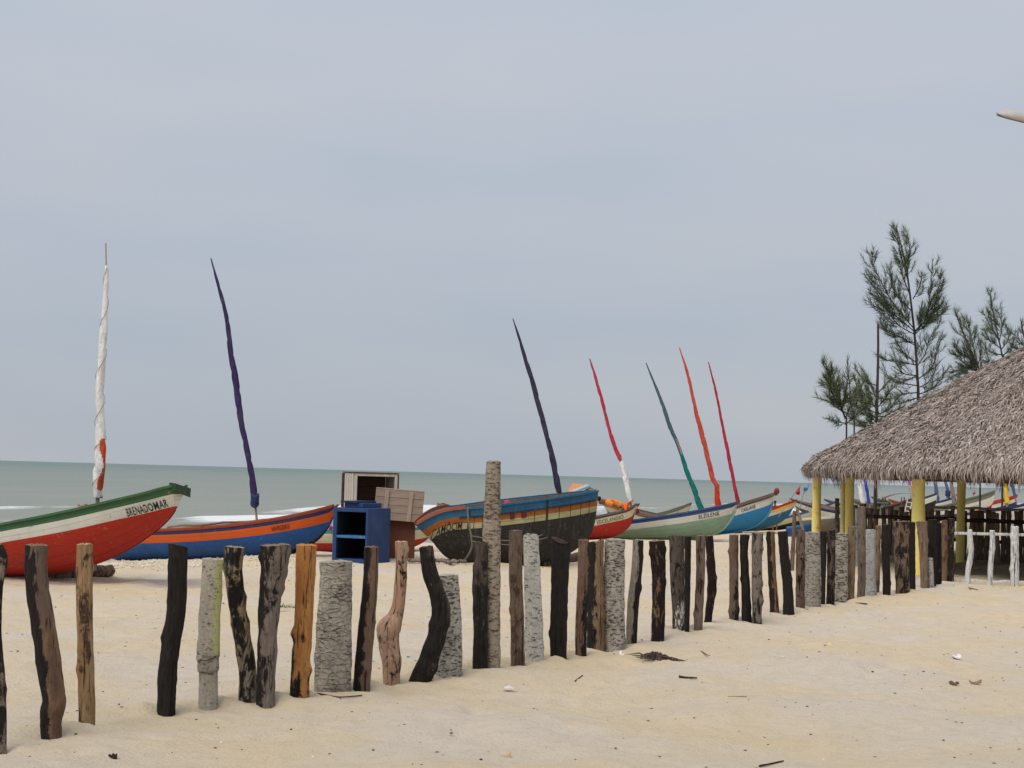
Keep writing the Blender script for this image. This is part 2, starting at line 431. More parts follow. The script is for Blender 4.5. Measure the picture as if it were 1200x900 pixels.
# (outline top -> base in photo pixels, kind, material arguments, mesh arguments, label)
POSTS = [
 ([(-3,640,12),(2,656,13),(-3,690,12),(-5,740,13),(-2,790,14),(0,830,14),(1,881,13)], W_, dict(base=GRY, dark=BLK, amount=.55), dict(), 'dark crooked post half cut off by the edge of the photo'),
 ([(43,639,27),(43,680,26),(52,740,27),(59,790,27),(63,823,26),(60,842,24),(60,861,23)], W_, dict(base=lin(150,116,92), dark=BLK, amount=.5, side=-1.15, var=lin(100,76,62)), dict(), 'leaning post charred black on one side and brown on the other before the red hull'),
 ([(99,638,18),(99,700,19),(101,780,19),(102,851,20)], W_, dict(base=lin(196, 164, 124), dark=DBR, amount=.44, var=lin(160,122,80), greyed=.25), dict(lump=.05), 'straight slim tan post with flaking bark in front of the red hull'),
 ([(209,640,22),(208,680,22),(207,715,22),(199,765,22),(196,800,22),(195,836,22)], W_, dict(base=DBR, dark=BLK, amount=.8), dict(topslope=.25), 'bent jet black post left of the pale trunk with lime yellow paint'),
 ([(250,655,25),(247,700,25),(244,762,26),(243,768,25),(244,785,24),(244,789,21),(244,831,22)], P_, dict(light=lin(178,170,155), dark=lin(110,100,90), amount=.3, paintcol=lin(190,190,112), paint_side=.9, band=.36), dict(ridged=.03), 'pale palm trunk post with a strip of faded lime yellow paint down one side'),
 ([(275,641,23),(274,668,21),(280,720,19),(288,770,20),(291,795,20),(290,824,20)], W_, dict(base=CGR, dark=BLK, amount=.52, var=YST), dict(), 'slanting dark post with yellow rot stains and a swollen top'),
 ([(322,639,36),(322,655,34),(317,690,28),(314,730,24),(312,780,22),(311,820,21)], W_, dict(base=lin(142,124,112), dark=BLK, amount=.5, side=-.55), dict(lump=.09), 'grey post flaring at the top with a black streak down its middle'),
 ([(359,639,25),(357,690,23),(355,740,22),(352,780,22),(351,815,23)], W_, dict(base=ORG, dark=BLK, amount=.40, side=-.25, low=.75, var=lin(196,126,66), greyed=.12), dict(lump=.04), 'orange brown stripped post with a charred foot'),
 ([(393,658,39),(393,690,39),(391,740,42),(390,790,43),(391,810,42)], P_, dict(light=lin(172,164,150), dark=lin(82,76,70), amount=.34, brick=.4), dict(ridged=.05), 'widest post, a short thick grey palm trunk with a bricklike bark, below the blue cabinet'),
 ([(435,641,17),(434,680,18),(430,730,19),(426,775,20),(424,807,20)], W_, dict(base=RBR, dark=BLK, amount=.5, side=-1.2), dict(lump=.04), 'slim post split black and reddish brown, beside the thick bricklike palm trunk'),
 ([(470,635,14),(470,665,14),(468,700,14),(464,720,17),(456,737,26),(456,752,24),(459,780,20),(459,801,18)], W_, dict(base=PINK, dark=BLK, amount=.41, var=lin(182,140,112), greyed=.25), dict(lump=.08), 'crooked pinkish post with a swollen knot halfway down'),
 ([(499,641,16),(503,668,17),(511,692,18),(517,715,21),(513,742,21),(504,770,22),(493,797,24)], W_, dict(base=DBR, dark=BLK, amount=.66, side=-.4, fleck=lin(150,132,110), fl_amt=.75), dict(), 'strongly bowed black post leaning in front of a short pale stump'),
 ([(526,674,22),(527,715,26),(526,755,30),(525,791,33)], P_, dict(light=LGR, dark=lin(70,60,56), amount=.55), dict(ridged=.04), 'short pale palm stump with dark flecks, half behind the bowed black post'),
 ([(563,636,17),(562,690,17),(563,740,16),(562,784,16)], W_, dict(base=DBR, dark=BLK, amount=.55, low=.5), dict(lump=.08), 'dark brown post close against the tallest palm post'),
 ([(578,541,17),(577,580,19),(576,640,22),(577,700,19),(578,783,18)], P_, dict(light=lin(166,152,134), dark=lin(104,90,76), amount=.5), dict(ridged=.05), 'tallest post of the row, a grey palm trunk rising above the horizon'),
 ([(604,622,15),(604,670,15),(606,720,15),(607,780,16)], W_, dict(base=lin(132,112,94), dark=DBR, amount=.45), dict(), 'slim grey brown post touching a whitewashed trunk'),
 ([(622,629,18),(624,680,20),(626,730,22),(627,773,23)], P_, dict(light=lin(196,192,182), dark=lin(112,104,98), amount=.4, paintcol=lin(206,204,198), paint_side=.5), dict(ridged=.03, topslope=.5), 'whitewashed palm post with a slanting top, in front of the weathered hull'),
 ([(657,634,22),(656,680,20),(655,730,20),(655,772,19)], W_, dict(base=DBR, dark=BLK, amount=.8), dict(topslope=.5, lump=.05), 'jet black square looking post standing alone with a pale cut top'),
 ([(684,633,12),(683,690,13),(681,730,13),(681,767,13)], W_, dict(base=RBR, dark=BLK, amount=.42, side=.55, low=.5), dict(lump=.05), 'thin reddish brown post next to the hooked black and tan one'),
 ([(699,635,17),(699,642,17),(698,690,18),(698,730,20),(698,763,20)], W_, dict(base=lin(156,124,90), dark=BLK, amount=.48, side=-1.1), dict(lump=.05), 'two toned post black on one edge and tan on the other, with a hooked top'),
 ([(721,632,23),(720,680,24),(720,720,25),(721,761,26)], P_, dict(light=lin(182,174,162), dark=lin(70,62,58), amount=.52), dict(ridged=.06), 'wide pale palm post with rows of dark v shaped scars'),
 ([(748,633,13),(746,670,13),(742,710,14),(740,755,13)], W_, dict(base=CGR, dark=BLK, amount=.5, side=1.2), dict(lump=.05), 'leaning thin post grey on one edge and black on the other'),
 ([(770,634,19),(772,670,16),(772,710,15),(771,750,15)], W_, dict(base=lin(140,108,84), dark=lin(34,26,24), amount=.58, var=lin(150,118,70)), dict(lump=.07), 'mottled dark brown post with a wide tilted top, standing alone'),
 ([(793,628,18),(794,680,17),(796,720,17),(796,746,17)], W_, dict(base=lin(92,80,72), dark=lin(30,26,25), amount=.45, fleck=lin(205,200,190), fl_amt=.6), dict(lump=.04), 'dark grey post sprinkled with white flecks'),
 ([(806,629,8),(806,680,7),(805,742,6)], W_, dict(base=DBR, dark=BLK, amount=.8), dict(), 'narrow black post tucked behind the white flecked one'),
 ([(821,628,11),(821,670,10),(819,710,10),(818,738,10)], W_, dict(base=lin(134,112,96), dark=DBR, amount=.45), dict(), 'grey brown slim post paired with a curved mottled one'),
 ([(831,628,10),(833,660,10),(834,690,11),(831,715,9),(829,732,9)], W_, dict(base=lin(150,112,84), dark=lin(30,22,22), amount=.6), dict(lump=.09), 'curved dark mottled post beside the grey brown slim one'),
 ([(860,627,11),(860,680,11),(860,728,11)], W_, dict(base=lin(124,98,80), dark=BLK, amount=.42, low=.5, side=.3), dict(lump=.04), 'straight brown post standing just before the narrow gap and black round shouldered post'),
 ([(873,627,11),(872,650,9),(874,690,10),(875,727,12)], W_, dict(base=DBR, dark=BLK, amount=.88), dict(lump=.07), 'black round shouldered post against a grey round topped one'),
 ([(888,625,13),(887,660,12),(887,695,12),(887,727,11)], W_, dict(base=lin(146,132,120), dark=lin(40,34,32), amount=.45, low=.3), dict(lump=.06), 'weathered grey post with a rounded top'),
 ([(903,623,10),(904,660,10),(906,690,10),(908,720,11)], W_, dict(base=lin(150,110,78), dark=BLK, amount=.48, side=-1.0), dict(), 'leaning brown post with one black edge and pale foot'),
 ([(917,623,12),(919,650,12),(923,690,12),(924,718,13)], W_, dict(base=DBR, dark=BLK, amount=.86), dict(lump=.06), 'wide jet black leaning post next to a reddish brown one'),
 ([(938,621,11),(938,670,11),(938,713,11)], W_, dict(base=lin(116,88,72), dark=lin(24,18,18), amount=.45), dict(), 'dark reddish brown straight post left of a pale palm post'),
 ([(952,624,17),(953,670,18),(953,711,18)], P_, dict(light=lin(170,162,150), dark=lin(96,88,80), amount=.5), dict(ridged=.04), 'pale grey palm post in front of the thinnest yellow hut pillar'),
 ([(965,623,8),(965,660,7),(964,709,6)], W_, dict(base=DBR, dark=BLK, amount=.85), dict(), 'narrow black post squeezed between a pale palm post and a dark brown one'),
 ([(974,621,10),(974,660,10),(973,707,10)], W_, dict(base=lin(104,84,70), dark=lin(32,26,24), amount=.5), dict(), 'dark brown post left of the dotted pale palm post'),
 ([(986,625,14),(986,660,14),(986,705,15)], P_, dict(light=lin(182,174,160), dark=lin(66,58,54), amount=.62), dict(ridged=.05), 'pale palm post dotted with dark scars'),
 ([(998,617,10),(998,660,9),(997,703,8)], W_, dict(base=lin(152,124,96), dark=DBR, amount=.42), dict(), 'orange brown post at the right edge of the dotted pale palm post'),
 ([(1010,594,9),(1010,640,9),(1010,670,9),(1009,701,9)], W_, dict(base=lin(132,116,100), dark=DBR, amount=.4), dict(), 'grey brown post taller than its neighbours under the hut eave'),
 ([(1020,621,13),(1020,660,14),(1021,700,14)], P_, dict(light=lin(178,178,176), dark=lin(110,104,100), amount=.3, paintcol=lin(192,202,212), paint_side=.3), dict(ridged=.03), 'smooth pale palm post tinted with bluish paint'),
 ([(1029,616,6),(1029,660,5),(1028,697,5)], W_, dict(base=lin(166,130,98), dark=DBR, amount=.4), dict(), 'thin orange brown stick post beside the bluish palm post'),
 ([(1039,615,10),(1038,650,9),(1039,680,9),(1039,698,9)], W_, dict(base=DBR, dark=BLK, amount=.86), dict(lump=.05), 'jet black post between the thin orange stick and the widest mottled trunk'),
 ([(1055,611,18),(1056,650,17),(1058,697,16)], W_, dict(base=lin(140,116,96), dark=lin(44,36,32), amount=.5), dict(lump=.06), 'wide mottled brown trunk post under the hut eave'),
 ([(1068,612,9),(1068,650,9),(1069,694,8)], W_, dict(base=DBR, dark=BLK, amount=.9), dict(), 'black post just left of the nearest yellow pillar'),
 ([(1080,611,13),(1082,640,10),(1083,690,8)], W_, dict(base=lin(150,124,100), dark=DBR, amount=.36), dict(lump=.08), 'grey brown forked post hiding the foot of the nearest yellow pillar'),
 ([(1090,654,7),(1091,690,8)], P_, dict(light=lin(176,172,164), dark=lin(96,90,84), amount=.5), dict(ridged=.03), 'shortest pale stump near the end of the row'),
 ([(1093,609,10),(1093,640,9),(1093,687,8)], W_, dict(base=DBR, dark=BLK, amount=.9), dict(), 'black post behind the shortest pale stump'),
 ([(1100,613,7),(1100,650,7),(1100,686,7)], W_, dict(base=DBR, dark=lin(26,22,20), amount=.6), dict(), 'thin dark post third from the hut end of the row'),
 ([(1107,610,7),(1107,650,7),(1106,684,7)], W_, dict(base=lin(142,104,74), dark=DBR, amount=.42), dict(), 'brown post next to last at the hut end of the row'),
 ([(1115,608,8),(1114,640,8),(1114,684,8)], W_, dict(base=lin(120,104,92), dark=BLK, amount=.55), dict(lump=.07), 'mottled last post where the white rail begins'),
]

DIMPLES = []
for i in range(1100):
    u_ = rng.uniform(5, 40); v_ = rng.uniform(-1, 17)
    DIMPLES.append((u_, v_, rng.uniform(.05, .2), rng.uniform(-.034, .02)))
for k in range(14):                                   # trails of footprints
    u0, v0, a0 = rng.uniform(8, 26), rng.uniform(1, 14), rng.uniform(0, 6.28)
    for i in range(16):
        s = i * .62
        DIMPLES.append((u0 + math.cos(a0) * s + rng.uniform(-.05, .05), v0 + math.sin(a0) * s + (.11 if i % 2 else -.11), rng.uniform(.09, .12), -rng.uniform(.02, .035)))

for pts_, *_ in POSTS:                              # sand scoured and heaped round each post
    q_ = gpt(pts_[-1][0], pts_[-1][1] - 1)
    u_, v_ = q_.x * U.x + q_.y * U.y, q_.x * V.x + q_.y * V.y
    r_ = .5 * pts_[-1][2] * q_.y / FPX
    DIMPLES.append((u_, v_, r_ * 1.5 + .03, -.02))
    for k in range(3):
        a_ = rng.uniform(0, 6.28)
        DIMPLES.append((u_ + math.cos(a_) * (r_ + .1), v_ + math.sin(a_) * (r_ + .1), rng.uniform(.06, .12), rng.uniform(.004, .016)))
def sand_z(UU, VV, X, Y):
    Z = ground(X, Y)
    near = (UU > 2) & (UU < 45) & (VV > -4) & (VV < 20)
    zz = Z.copy()
    for (u_, v_, r_, h_) in DIMPLES:
        iu = np.searchsorted(u_arr, [u_ - 3 * r_, u_ + 3 * r_]); iv = np.searchsorted(v_arr, [v_ - 3 * r_, v_ + 3 * r_])
        sl = (slice(iu[0], iu[1]), slice(iv[0], iv[1]))
        d2 = ((UU[sl] - u_) ** 2 + (VV[sl] - v_) ** 2) / r_ ** 2
        zz[sl] += h_ * np.exp(-d2) * 1.0 - h_ * .45 * np.exp(-((np.sqrt(d2) - 1.5) ** 2) * 3)
    hut = np.hypot(X - HUT.x, Y - HUT.y)
    wet = np.clip((-.45 - Z) / .35, 0, 1)
    return zz, {'hut': hut, 'wet': wet}

def spaced(*segs):
    out = []
    for a, b, s in segs:
        out.append(np.arange(a, b, s))
    return np.concatenate(out)
u_arr = spaced((-900, -100, 80), (-100, -10, 6), (-10, 5, .5), (5, 22, .045), (22, 46, .09), (46, 80, .5), (80, 200, 4), (200, 2400, 100))
v_arr = spaced((-900, -60, 70), (-60, -6, 3), (-6, 1, .3), (1, 12, .05), (12, 24, .09), (24, 70, 1.5))

m = NT('beach_sand')
oc = m.coord()
fine = m.noise(oc, 160, 4, .8)
mid = m.noise(oc, 9, 6, .6)
big = m.noise(oc, .55, 5, .6, .4)
sandc = m.mix(m.ramp(big, .38, .62), lin(212, 198, 180), lin(216, 196, 163))
sandc = m.mix(m.math('MULTIPLY', m.ramp(mid, .5, .75), .3), sandc, lin(182, 162, 136))
sandc = m.mix(m.math('MULTIPLY', m.ramp(fine, .56, .72), .38), sandc, lin(150, 132, 110))
sandc = m.mix(m.math('MULTIPLY', m.ramp(m.noise(oc, 75, 3, .9), .70, .74), .8), sandc, lin(222, 212, 196))
# darker, browner sand under the hut, damp sand at the waterline
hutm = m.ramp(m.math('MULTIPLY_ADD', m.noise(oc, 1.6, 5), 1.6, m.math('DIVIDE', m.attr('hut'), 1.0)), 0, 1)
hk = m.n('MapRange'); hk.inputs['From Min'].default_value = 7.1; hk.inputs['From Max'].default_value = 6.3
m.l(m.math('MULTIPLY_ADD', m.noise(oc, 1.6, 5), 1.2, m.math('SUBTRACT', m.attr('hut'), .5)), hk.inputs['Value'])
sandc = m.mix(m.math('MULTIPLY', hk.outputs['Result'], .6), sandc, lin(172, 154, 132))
sandc = m.mix(m.attr('wet'), sandc, lin(128, 112, 92))
m.bump(m.math('ADD', m.math('MULTIPLY', fine, .25), m.math('ADD', m.math('MULTIPLY', mid, .8), m.noise(oc, 38, 5, .7))), .95, .03)
SAND = m.fin(sandc, .95, .1)
ground_o = grid('ground', u_arr, v_arr, sand_z, SAND)
tag(ground_o, 'pale dry beach sand with soft hollows', None, None, 'structure')

# the sea: murky shallows, breakers along the shore
su = spaced((-30000, -1000, 4000), (-1000, -150, 50), (-150, 300, 1.1), (300, 1000, 20), (1000, 40000, 4000))
sv = np.concatenate([np.arange(21, 44, 1.0), np.arange(44, 72, .3), np.arange(72, 160, 2.0), np.geomspace(162, 45000, 60)])
def wob(u, seed, s):
    r_ = random.Random(seed); o = 0
    for i in range(6):
        o = o + math.sin(1) * np.sin(u * s * r_.uniform(.4, 2.6) + r_.uniform(0, 6.28)) / 3
    return o
def sea_z(UU, VV, X, Y):
    Z = np.full_like(UU, SEA_Z)
    foam = np.zeros_like(UU)
    for v0, wv, hgt, sd_, wl, back in ((58, .9, .34, 5, .11, 3.0), (51, .8, .22, 9, .14, 2.2), (67, .7, .16, 15, .09, .7), (30.5, .5, .05, 25, .16, .6)):
        c = v0 + 1.6 * wob(UU, sd_, wl)
        amp = np.clip(.55 + .9 * wob(UU, sd_ + 1, wl * .8), 0, 1.1)
        d = VV - c
        Z = Z + hgt * amp * np.where(d < 0, np.exp(-(d / (wv * .6)) ** 2), np.exp(-(d / (wv * 2.4)) ** 2))
        f = np.where(d < 0, np.exp(-(d / (back)) ** 2) * 1.0, np.exp(-(d / (wv * .8)) ** 2)) * amp
        foam = np.maximum(foam, f)
    near = np.clip((VV - 22) / 10, 0, 1) * np.clip((400 - VV) / 200, 0, 1)
    Z = Z + near * (.05 * np.sin(VV * .9 + 1.2 * np.sin(UU * .12)) + .03 * np.sin(VV * .37 + UU * .2))
    return Z, {'foam': foam, 'off': VV}
m = NT('sea_water')
g = m.n('NewGeometry')
mp = m.n('Mapping'); mp.inputs['Rotation'].default_value = (0, 0, R(-60)); 
m.l(g.outputs['Position'], mp.inputs['Vector'])
mp2 = m.n('Mapping'); mp2.inputs['Scale'].default_value = (.25, 1.0, 1)
m.l(mp.outputs['Vector'], mp2.inputs['Vector'])
pv = mp2.outputs['Vector']
r = m.n('MapRange'); r.inputs['From Min'].default_value = 40; r.inputs['From Max'].default_value = 900
m.l(m.attr('off'), r.inputs['Value'])
lg = m.math('POWER', r.outputs['Result'], .45)
wcol = m.mix(lg, lin(136, 136, 124), lin(84, 106, 98))
wcol = m.mix(m.math('MULTIPLY', m.ramp(m.noise(pv, .045, 5, .6), .45, .7), .4), wcol, lin(148, 146, 134))
fo = m.math('MULTIPLY_ADD', m.ramp(m.noise(mp2.outputs['Vector'], 1.6, 7, .75), .25, .75), 1.0, m.math('MULTIPLY_ADD', m.attr('foam'), 1.05, -.95))
fmask = m.ramp(fo, .0, .55)
wc = m.n('TexNoise', Scale=.16, Detail=8, Roughness=.78); m.l(pv, wc.inputs['Vector'])
fmask2 = m.math('MULTIPLY', m.ramp(wc.outputs['Fac'], .70, .76), .5)
fm = m.math('MAXIMUM', fmask, fmask2)
wcol = m.mix(fm, wcol, (.7, .7, .7, 1))
h = m.math('ADD', m.noise(pv, .9, 6, .65), m.math('MULTIPLY', m.noise(pv, 5, 4, .6), .25))
m.bump(h, .8, .3)
rr = m.math('MULTIPLY_ADD', fm, .4, .42)
m.l(rr, m.b.inputs['Roughness'])
m.l(wcol, m.b.inputs['Base Color'])
m.b.inputs['Specular IOR Level'].default_value = .28
SEA = m.mat
sea = grid('sea', su, sv, sea_z, SEA)
tag(sea, 'grey green sea with white breakers near the shore', None, None, 'structure')

# ================================================================== the row of posts
def post_mesh(name, pts, Y, mat, ridged=0.0, lump=.06, seed=1, origin=None, topslope=0.0, n=14, sub=None):
    """pts: (px, py, width px) from top to base; one closed tube with uneven sections, sunk into the sand"""
    r_ = random.Random(seed)
    P = [(*(at(x, y, Y) - origin), .5 * wpx * Y / FPX) for x, y, wpx in pts][::-1]
    d = Vector(P[0][:3]) - Vector(P[1][:3])
    d.normalize()
    P.insert(0, (*(Vector(P[0][:3]) + d * .22), P[0][3]))
    length = sum((Vector(P[i][:3]) - Vector(P[i + 1][:3])).length for i in range(len(P) - 1))
    N = sub or max(14, int(length / .028))
    if len(P) == 2: P = [P[0], tuple((np.array(P[0]) + np.array(P[1])) / 2), P[1]]
    C = catmull(P, N)
    mb = MB()
    side, hgt, cut = [], [], []
    ph = [r_.uniform(0, 6.28) for _ in range(8)]
    H = C[-1][2]
    off = Vector((seed * 3.1, seed * 1.7, seed * .9))
    tang = r_.uniform(0, 6.28)
    knots = [(r_.uniform(.1, .95) * H, r_.uniform(0, 6.28), r_.uniform(.12, .34)) for _ in range(0 if ridged else r_.randint(2, 5))]
    for i in range(N):
        z = C[i][2]
        dirv = Vector(C[min(i + 1, N - 1)][:3]) - Vector(C[max(i - 1, 0)][:3]); dirv.normalize()
        ax = dirv.cross(Vector((0, -1, 0))).normalized() * -1
        ax = Vector((1, 0, 0)) if ax.length < .1 else ax
        if ax.x < 0: ax = -ax
        ay = ax.cross(dirv) * -1
        for k in range(n):
            t = 2 * math.pi * k / n
            q = C[i][3] * (1 + lump * (math.sin(2 * t + ph[0] + z * 1.5) * .7 + math.sin(3 * t + ph[1] - z * 2.2) * .6))
            p0 = Vector((math.cos(t) * .11, math.sin(t) * .11, z))
            q += C[i][3] * lump * 1.3 * mnoise.noise(p0 * 9 + off) + C[i][3] * lump * 1.1 * mnoise.noise(Vector((p0.x * 40, p0.y * 40, z * 14)) + off) + C[i][3] * min(lump, .07) * .8 * mnoise.noise(Vector((p0.x * 90, p0.y * 90, z * 40)) + off)
            for kz, kt, ka in knots:
                dq = ((z - kz) / .035) ** 2 + ((math.cos(t - kt) - 1) * 3) ** 2
                if dq < 6: q += C[i][3] * ka * math.exp(-dq)
            if ridged:
                s = (z / .036 + .35 * mnoise.noise(p0 * 7 + off) * 3 + .12 * t)
                q += C[i][3] * ridged * ((s % 1.0) - .5)
            p = Vector(C[i][:3]) + ax * math.cos(t) * q + ay * math.sin(t) * q
            if i == N - 1: p.z += topslope * math.cos(t + tang) * q + r_.uniform(-.003, .003)
            mb.v.append(tuple(p)); side.append(math.cos(t)); hgt.append(max(0, z / H)); cut.append(0.0)
    for i in range(N - 1):
        for k in range(n):
            k2 = (k + 1) % n
            mb.f.append((i * n + k, i * n + k2, (i + 1) * n + k2, (i + 1) * n + k)); mb.m.append(0)
    b = len(mb.v)                                   # rough sawn or broken top
    top = (N - 1) * n
    for k in range(n):
        mb.v.append(mb.v[top + k]); side.append(0); hgt.append(1); cut.append(1.0)
    cen = sum((Vector(mb.v[top + k]) for k in range(n)), Vector()) / n
    for k in range(n):
        q = Vector(mb.v[top + k]).lerp(cen, .5); q.z += r_.uniform(-.006, .012)
        mb.v.append(tuple(q)); side.append(0); hgt.append(1); cut.append(1.0)
    mb.v.append(tuple(cen + Vector((0, 0, .004)))); side.append(0); hgt.append(1); cut.append(1.0)
    for k in range(n):
        k2 = (k + 1) % n
        mb.f += [(b + k, b + k2, b + n + k2, b + n + k), (b + n + k, b + n + k2, b + 2 * n)]; mb.m += [0, 0]
    mb.f.append(tuple(range(n - 1, -1, -1))); mb.m.append(0)
    mb.at = {'side': side, 'height': hgt, 'cut': cut}
    return mb

PG = 'weathered posts standing in a row in the sand'
for i, (pts, kind, ma, me_, lab) in enumerate(POSTS):
    bx, by, bw = pts[-1]
    base = gpt(bx, by - 1)
    nm = 'palm_post' if kind == P_ else 'wooden_post'
    mt = palm('palm_bark_%s' % i, seed=i + 1, **ma) if kind == P_ else wood('driftwood_%s' % i, seed=i + 1, **ma)
    mb = post_mesh(nm, pts, base.y, mt, seed=i + 3, origin=base, n=24 if i < 24 else 14, **me_)
    o = mb.build(nm, mt, None, True, base)
    tag(o, lab, 'post', PG)

# ================================================================== boats
WOODIN = plain('boat_inside_wood', lin(120, 104, 86), .9, .35, 6)
BOATG = 'fishing boats drawn up along the beach'
NAVY = paint('navy_paint', lin(40, 48, 92))
AXIS = R(-30)                       # bows point inland: right and towards the camera

STD = [(0, 1.15, -.05, .78, .07), (-.35, 1.03, -.28, .46, .22), (-.9, .89, -.75, .2, .4), (-1.8, .74, -1.75, .05, .57),
       (-3.0, .66, -3.0, .02, .64), (-4.2, .69, -4.1, .08, .55), (-5.0, .8, -4.8, .3, .3), (-5.5, .92, -5.3, .6, .08)]

class Boat:
    def __init__(s, name, label, bow, axis, st_px=None, extra=(), bands=(), bottom=None, inner=None, rail=None, rail_w=.05,
                 rail_h=.055, std=None, thwarts=3, n=44, keel_strip=None, cat='boat', low=None):
        """bow: (px, py, Y) of the stem head; st_px: (sheer x, y, keel x, y, half width) in photo pixels, bow to stern, measured on
        the upright plane of the keel (the sheer on the near side); extra: stations in metres from the bow"""
        s.a = Vector((math.cos(axis), math.sin(axis), 0)); s.nv = Vector((-s.a.y, s.a.x, 0))
        p = at(*bow)
        s.B = Vector((p.x, p.y, 0))
        s.root = empty(name, s.B, axis, label, cat, BOATG)
        S = []
        if st_px:
            for sx, sy, kx, ky, hw in st_px:
                x1, z1 = s.loc(sx, sy, -hw); x2, z2 = s.loc(kx, ky, -hw * .25)
                S.append((x1, z1, x2, z2, hw))
        if std:
            hs, x0, lk = std                                   # height scale, x shift, length scale
            S += [(x * lk + x0, zz * hs if i < 3 else zz * (1 + (hs - 1) * .5), xk * lk + x0, zk * hs, hw) for i, (x, zz, xk, zk, hw) in enumerate(STD)]
        S += list(extra)
        C = catmull(np.array(S), n)
        s.C = C[::-1]                                          # stern -> bow
        s.n = n
        s.hmax = max(C[:, 4])
        s.bands = bands
        s.cs = []
        mats = [b[1] for b in bands] + [bottom, inner or WOODIN]
        depth = [0.0]
        rowm = []
        for bi, (d, _) in enumerate(bands):
            d0 = depth[-1]
            depth += [d0 + (d - d0) * .5, d]; rowm += [bi, bi]
        NB = len(bands)
        s.ks = []
        extra_rows = 7
        rows = []
        for i in range(n):
            H = max(.02, C[::-1][i][1] - C[::-1][i][3])
            k = min(1, .86 * H / depth[-1])
            s.ks.append(k)
            cc = [d * k / H for d in depth]
            last = cc[-1]
            cc += [last + (1 - last) * (j / extra_rows) for j in range(1, extra_rows + 1)]
            rows.append(cc)
        s.rows = rows
        rowm += [NB] * extra_rows
        if low:
            mats.append(low); rowm[-1:] = [NB + 2]
        nr = len(rows[0])
        mb = MB()
        # outside: starboard (y < 0) then port
        for sd_ in (-1, 1):
            for i in range(n):
                for j in range(nr):
                    mb.v.append(s.pt(i, rows[i][j], sd_))
        def vid(sd_, i, j): return (0 if sd_ < 0 else n * nr) + i * nr + j
        for sd_ in (-1, 1):
            for i in range(n - 1):
                for j in range(nr - 1):
                    q = (vid(sd_, i, j), vid(sd_, i, j + 1), vid(sd_, i + 1, j + 1), vid(sd_, i + 1, j))
                    mb.f.append(q if sd_ < 0 else q[::-1]); mb.m.append(rowm[j])
        for i in (0, n - 1):                                   # narrow end boards
            for j in range(nr - 1):
                mb.f.append((vid(-1, i, j), vid(1, i, j), vid(1, i, j + 1), vid(-1, i, j + 1))); mb.m.append(rowm[j])
        # inside skin and a covering board along the edge
        b = len(mb.v)
        for sd_ in (-1, 1):
            for i in range(n):
                for j in range(6):
                    c = .02 + .83 * j / 5
                    q = Vector(s.pt(i, c, sd_))
                    hw = s.C[i][4]
                    t = min(.045, hw * .4)
                    q.y -= sd_ * t
                    q.z += .0 if j == 0 else .03
                    if j == 0: q.z = s.C[i][1] - .004
                    mb.v.append(tuple(q))
        def wid(sd_, i, j): return b + (0 if sd_ < 0 else n * 6) + i * 6 + j
        for sd_ in (-1, 1):
            for i in range(n - 1):
                for j in range(5):
                    q = (wid(sd_, i, j), wid(sd_, i + 1, j), wid(sd_, i + 1, j + 1), wid(sd_, i, j + 1))
                    mb.f.append(q if sd_ < 0 else q[::-1]); mb.m.append(NB + 1)
                q = (vid(sd_, i, 0), vid(sd_, i + 1, 0), wid(sd_, i + 1, 0), wid(sd_, i, 0))
                mb.f.append(q if sd_ < 0 else q[::-1]); mb.m.append(0)
        for i in range(n - 1):
            mb.f.append((wid(-1, i, 5), wid(-1, i + 1, 5), wid(1, i + 1, 5), wid(1, i, 5))); mb.m.append(NB + 1)
        for i in (0, n - 1):
            for j in range(5):
                mb.f.append((wid(-1, i, j), wid(1, i, j), wid(1, i, j + 1), wid(-1, i, j + 1))); mb.m.append(NB + 1)
            mb.f.append((vid(-1, i, 0), vid(1, i, 0), wid(1, i, 0), wid(-1, i, 0))); mb.m.append(0)
        pl = [0.0] * len(mb.v)
        for i in range(2 * n * nr): pl[i] = rows[(i // nr) % n][i % nr] * 6.0
        mb.at = {'plank': pl}
        s.hull = mb.build('hull', mats, s.root, True)
        me = s.hull.data
        try:
            s.hull.data.set_sharp_from_angle(angle=R(38))
        except Exception: pass
        if rail: s.rail(rail, rail_w, rail_h)
        if keel_strip:
            mk = MB()
            mk.tube([(s.C[i][2] + .012 * (i > n * .6), 0, s.C[i][3] - .012) for i in range(0, n)], .03, 6)
            mk.build('keel', keel_strip, s.root, True)
        xs0, xs1 = s.C[0][0], s.C[-1][0]
        for k in range(thwarts):
            x = xs0 + (xs1 - xs0) * (.22 + .5 * k / max(1, thwarts - 1))
            i = int(np.argmin(abs(s.C[:, 0] - x)))
            mt = MB(); hw = s.C[i][4] - .05
            mt.box((s.C[i][0], 0, s.C[i][1] - .13), (.2, 2 * hw * .98, .035))
            mt.build('thwart', inner or WOODIN, s.root)
    def loc(s, px, py, y=0.0):
        d = ray(px, py)
        Q = s.B + s.nv * y
        t = (Q - EYE).dot(s.nv) / d.dot(s.nv)
        P = EYE + d * t - Q
        return P.dot(s.a), P.z
    def pt(s, i, c, side):
        xs, zs, xk, zk, hw = s.C[i]
        c = min(max(c, 0), 1)
        r = hw / s.hmax
        k = 1.25 + 1.15 * r; m_ = .95 - .42 * r
        y = hw * max(0, 1 - c ** k) ** m_
        y = max(y, .012)
        return (xs + (xk - xs) * c, side * y, zs + (zk - zs) * c)
    def curve(s, depth, side=-1):
        """the line on the hull's skin at one distance below the sheer"""
        k_ = ('c', round(depth, 4), side)
        if not hasattr(s, 'cache'): s.cache = {}
        if k_ not in s.cache:
            s.cache[k_] = np.array([s.pt(i, depth * s.ks[i] / max(.02, s.C[i][1] - s.C[i][3]), side) for i in range(s.n)])
        return s.cache[k_]
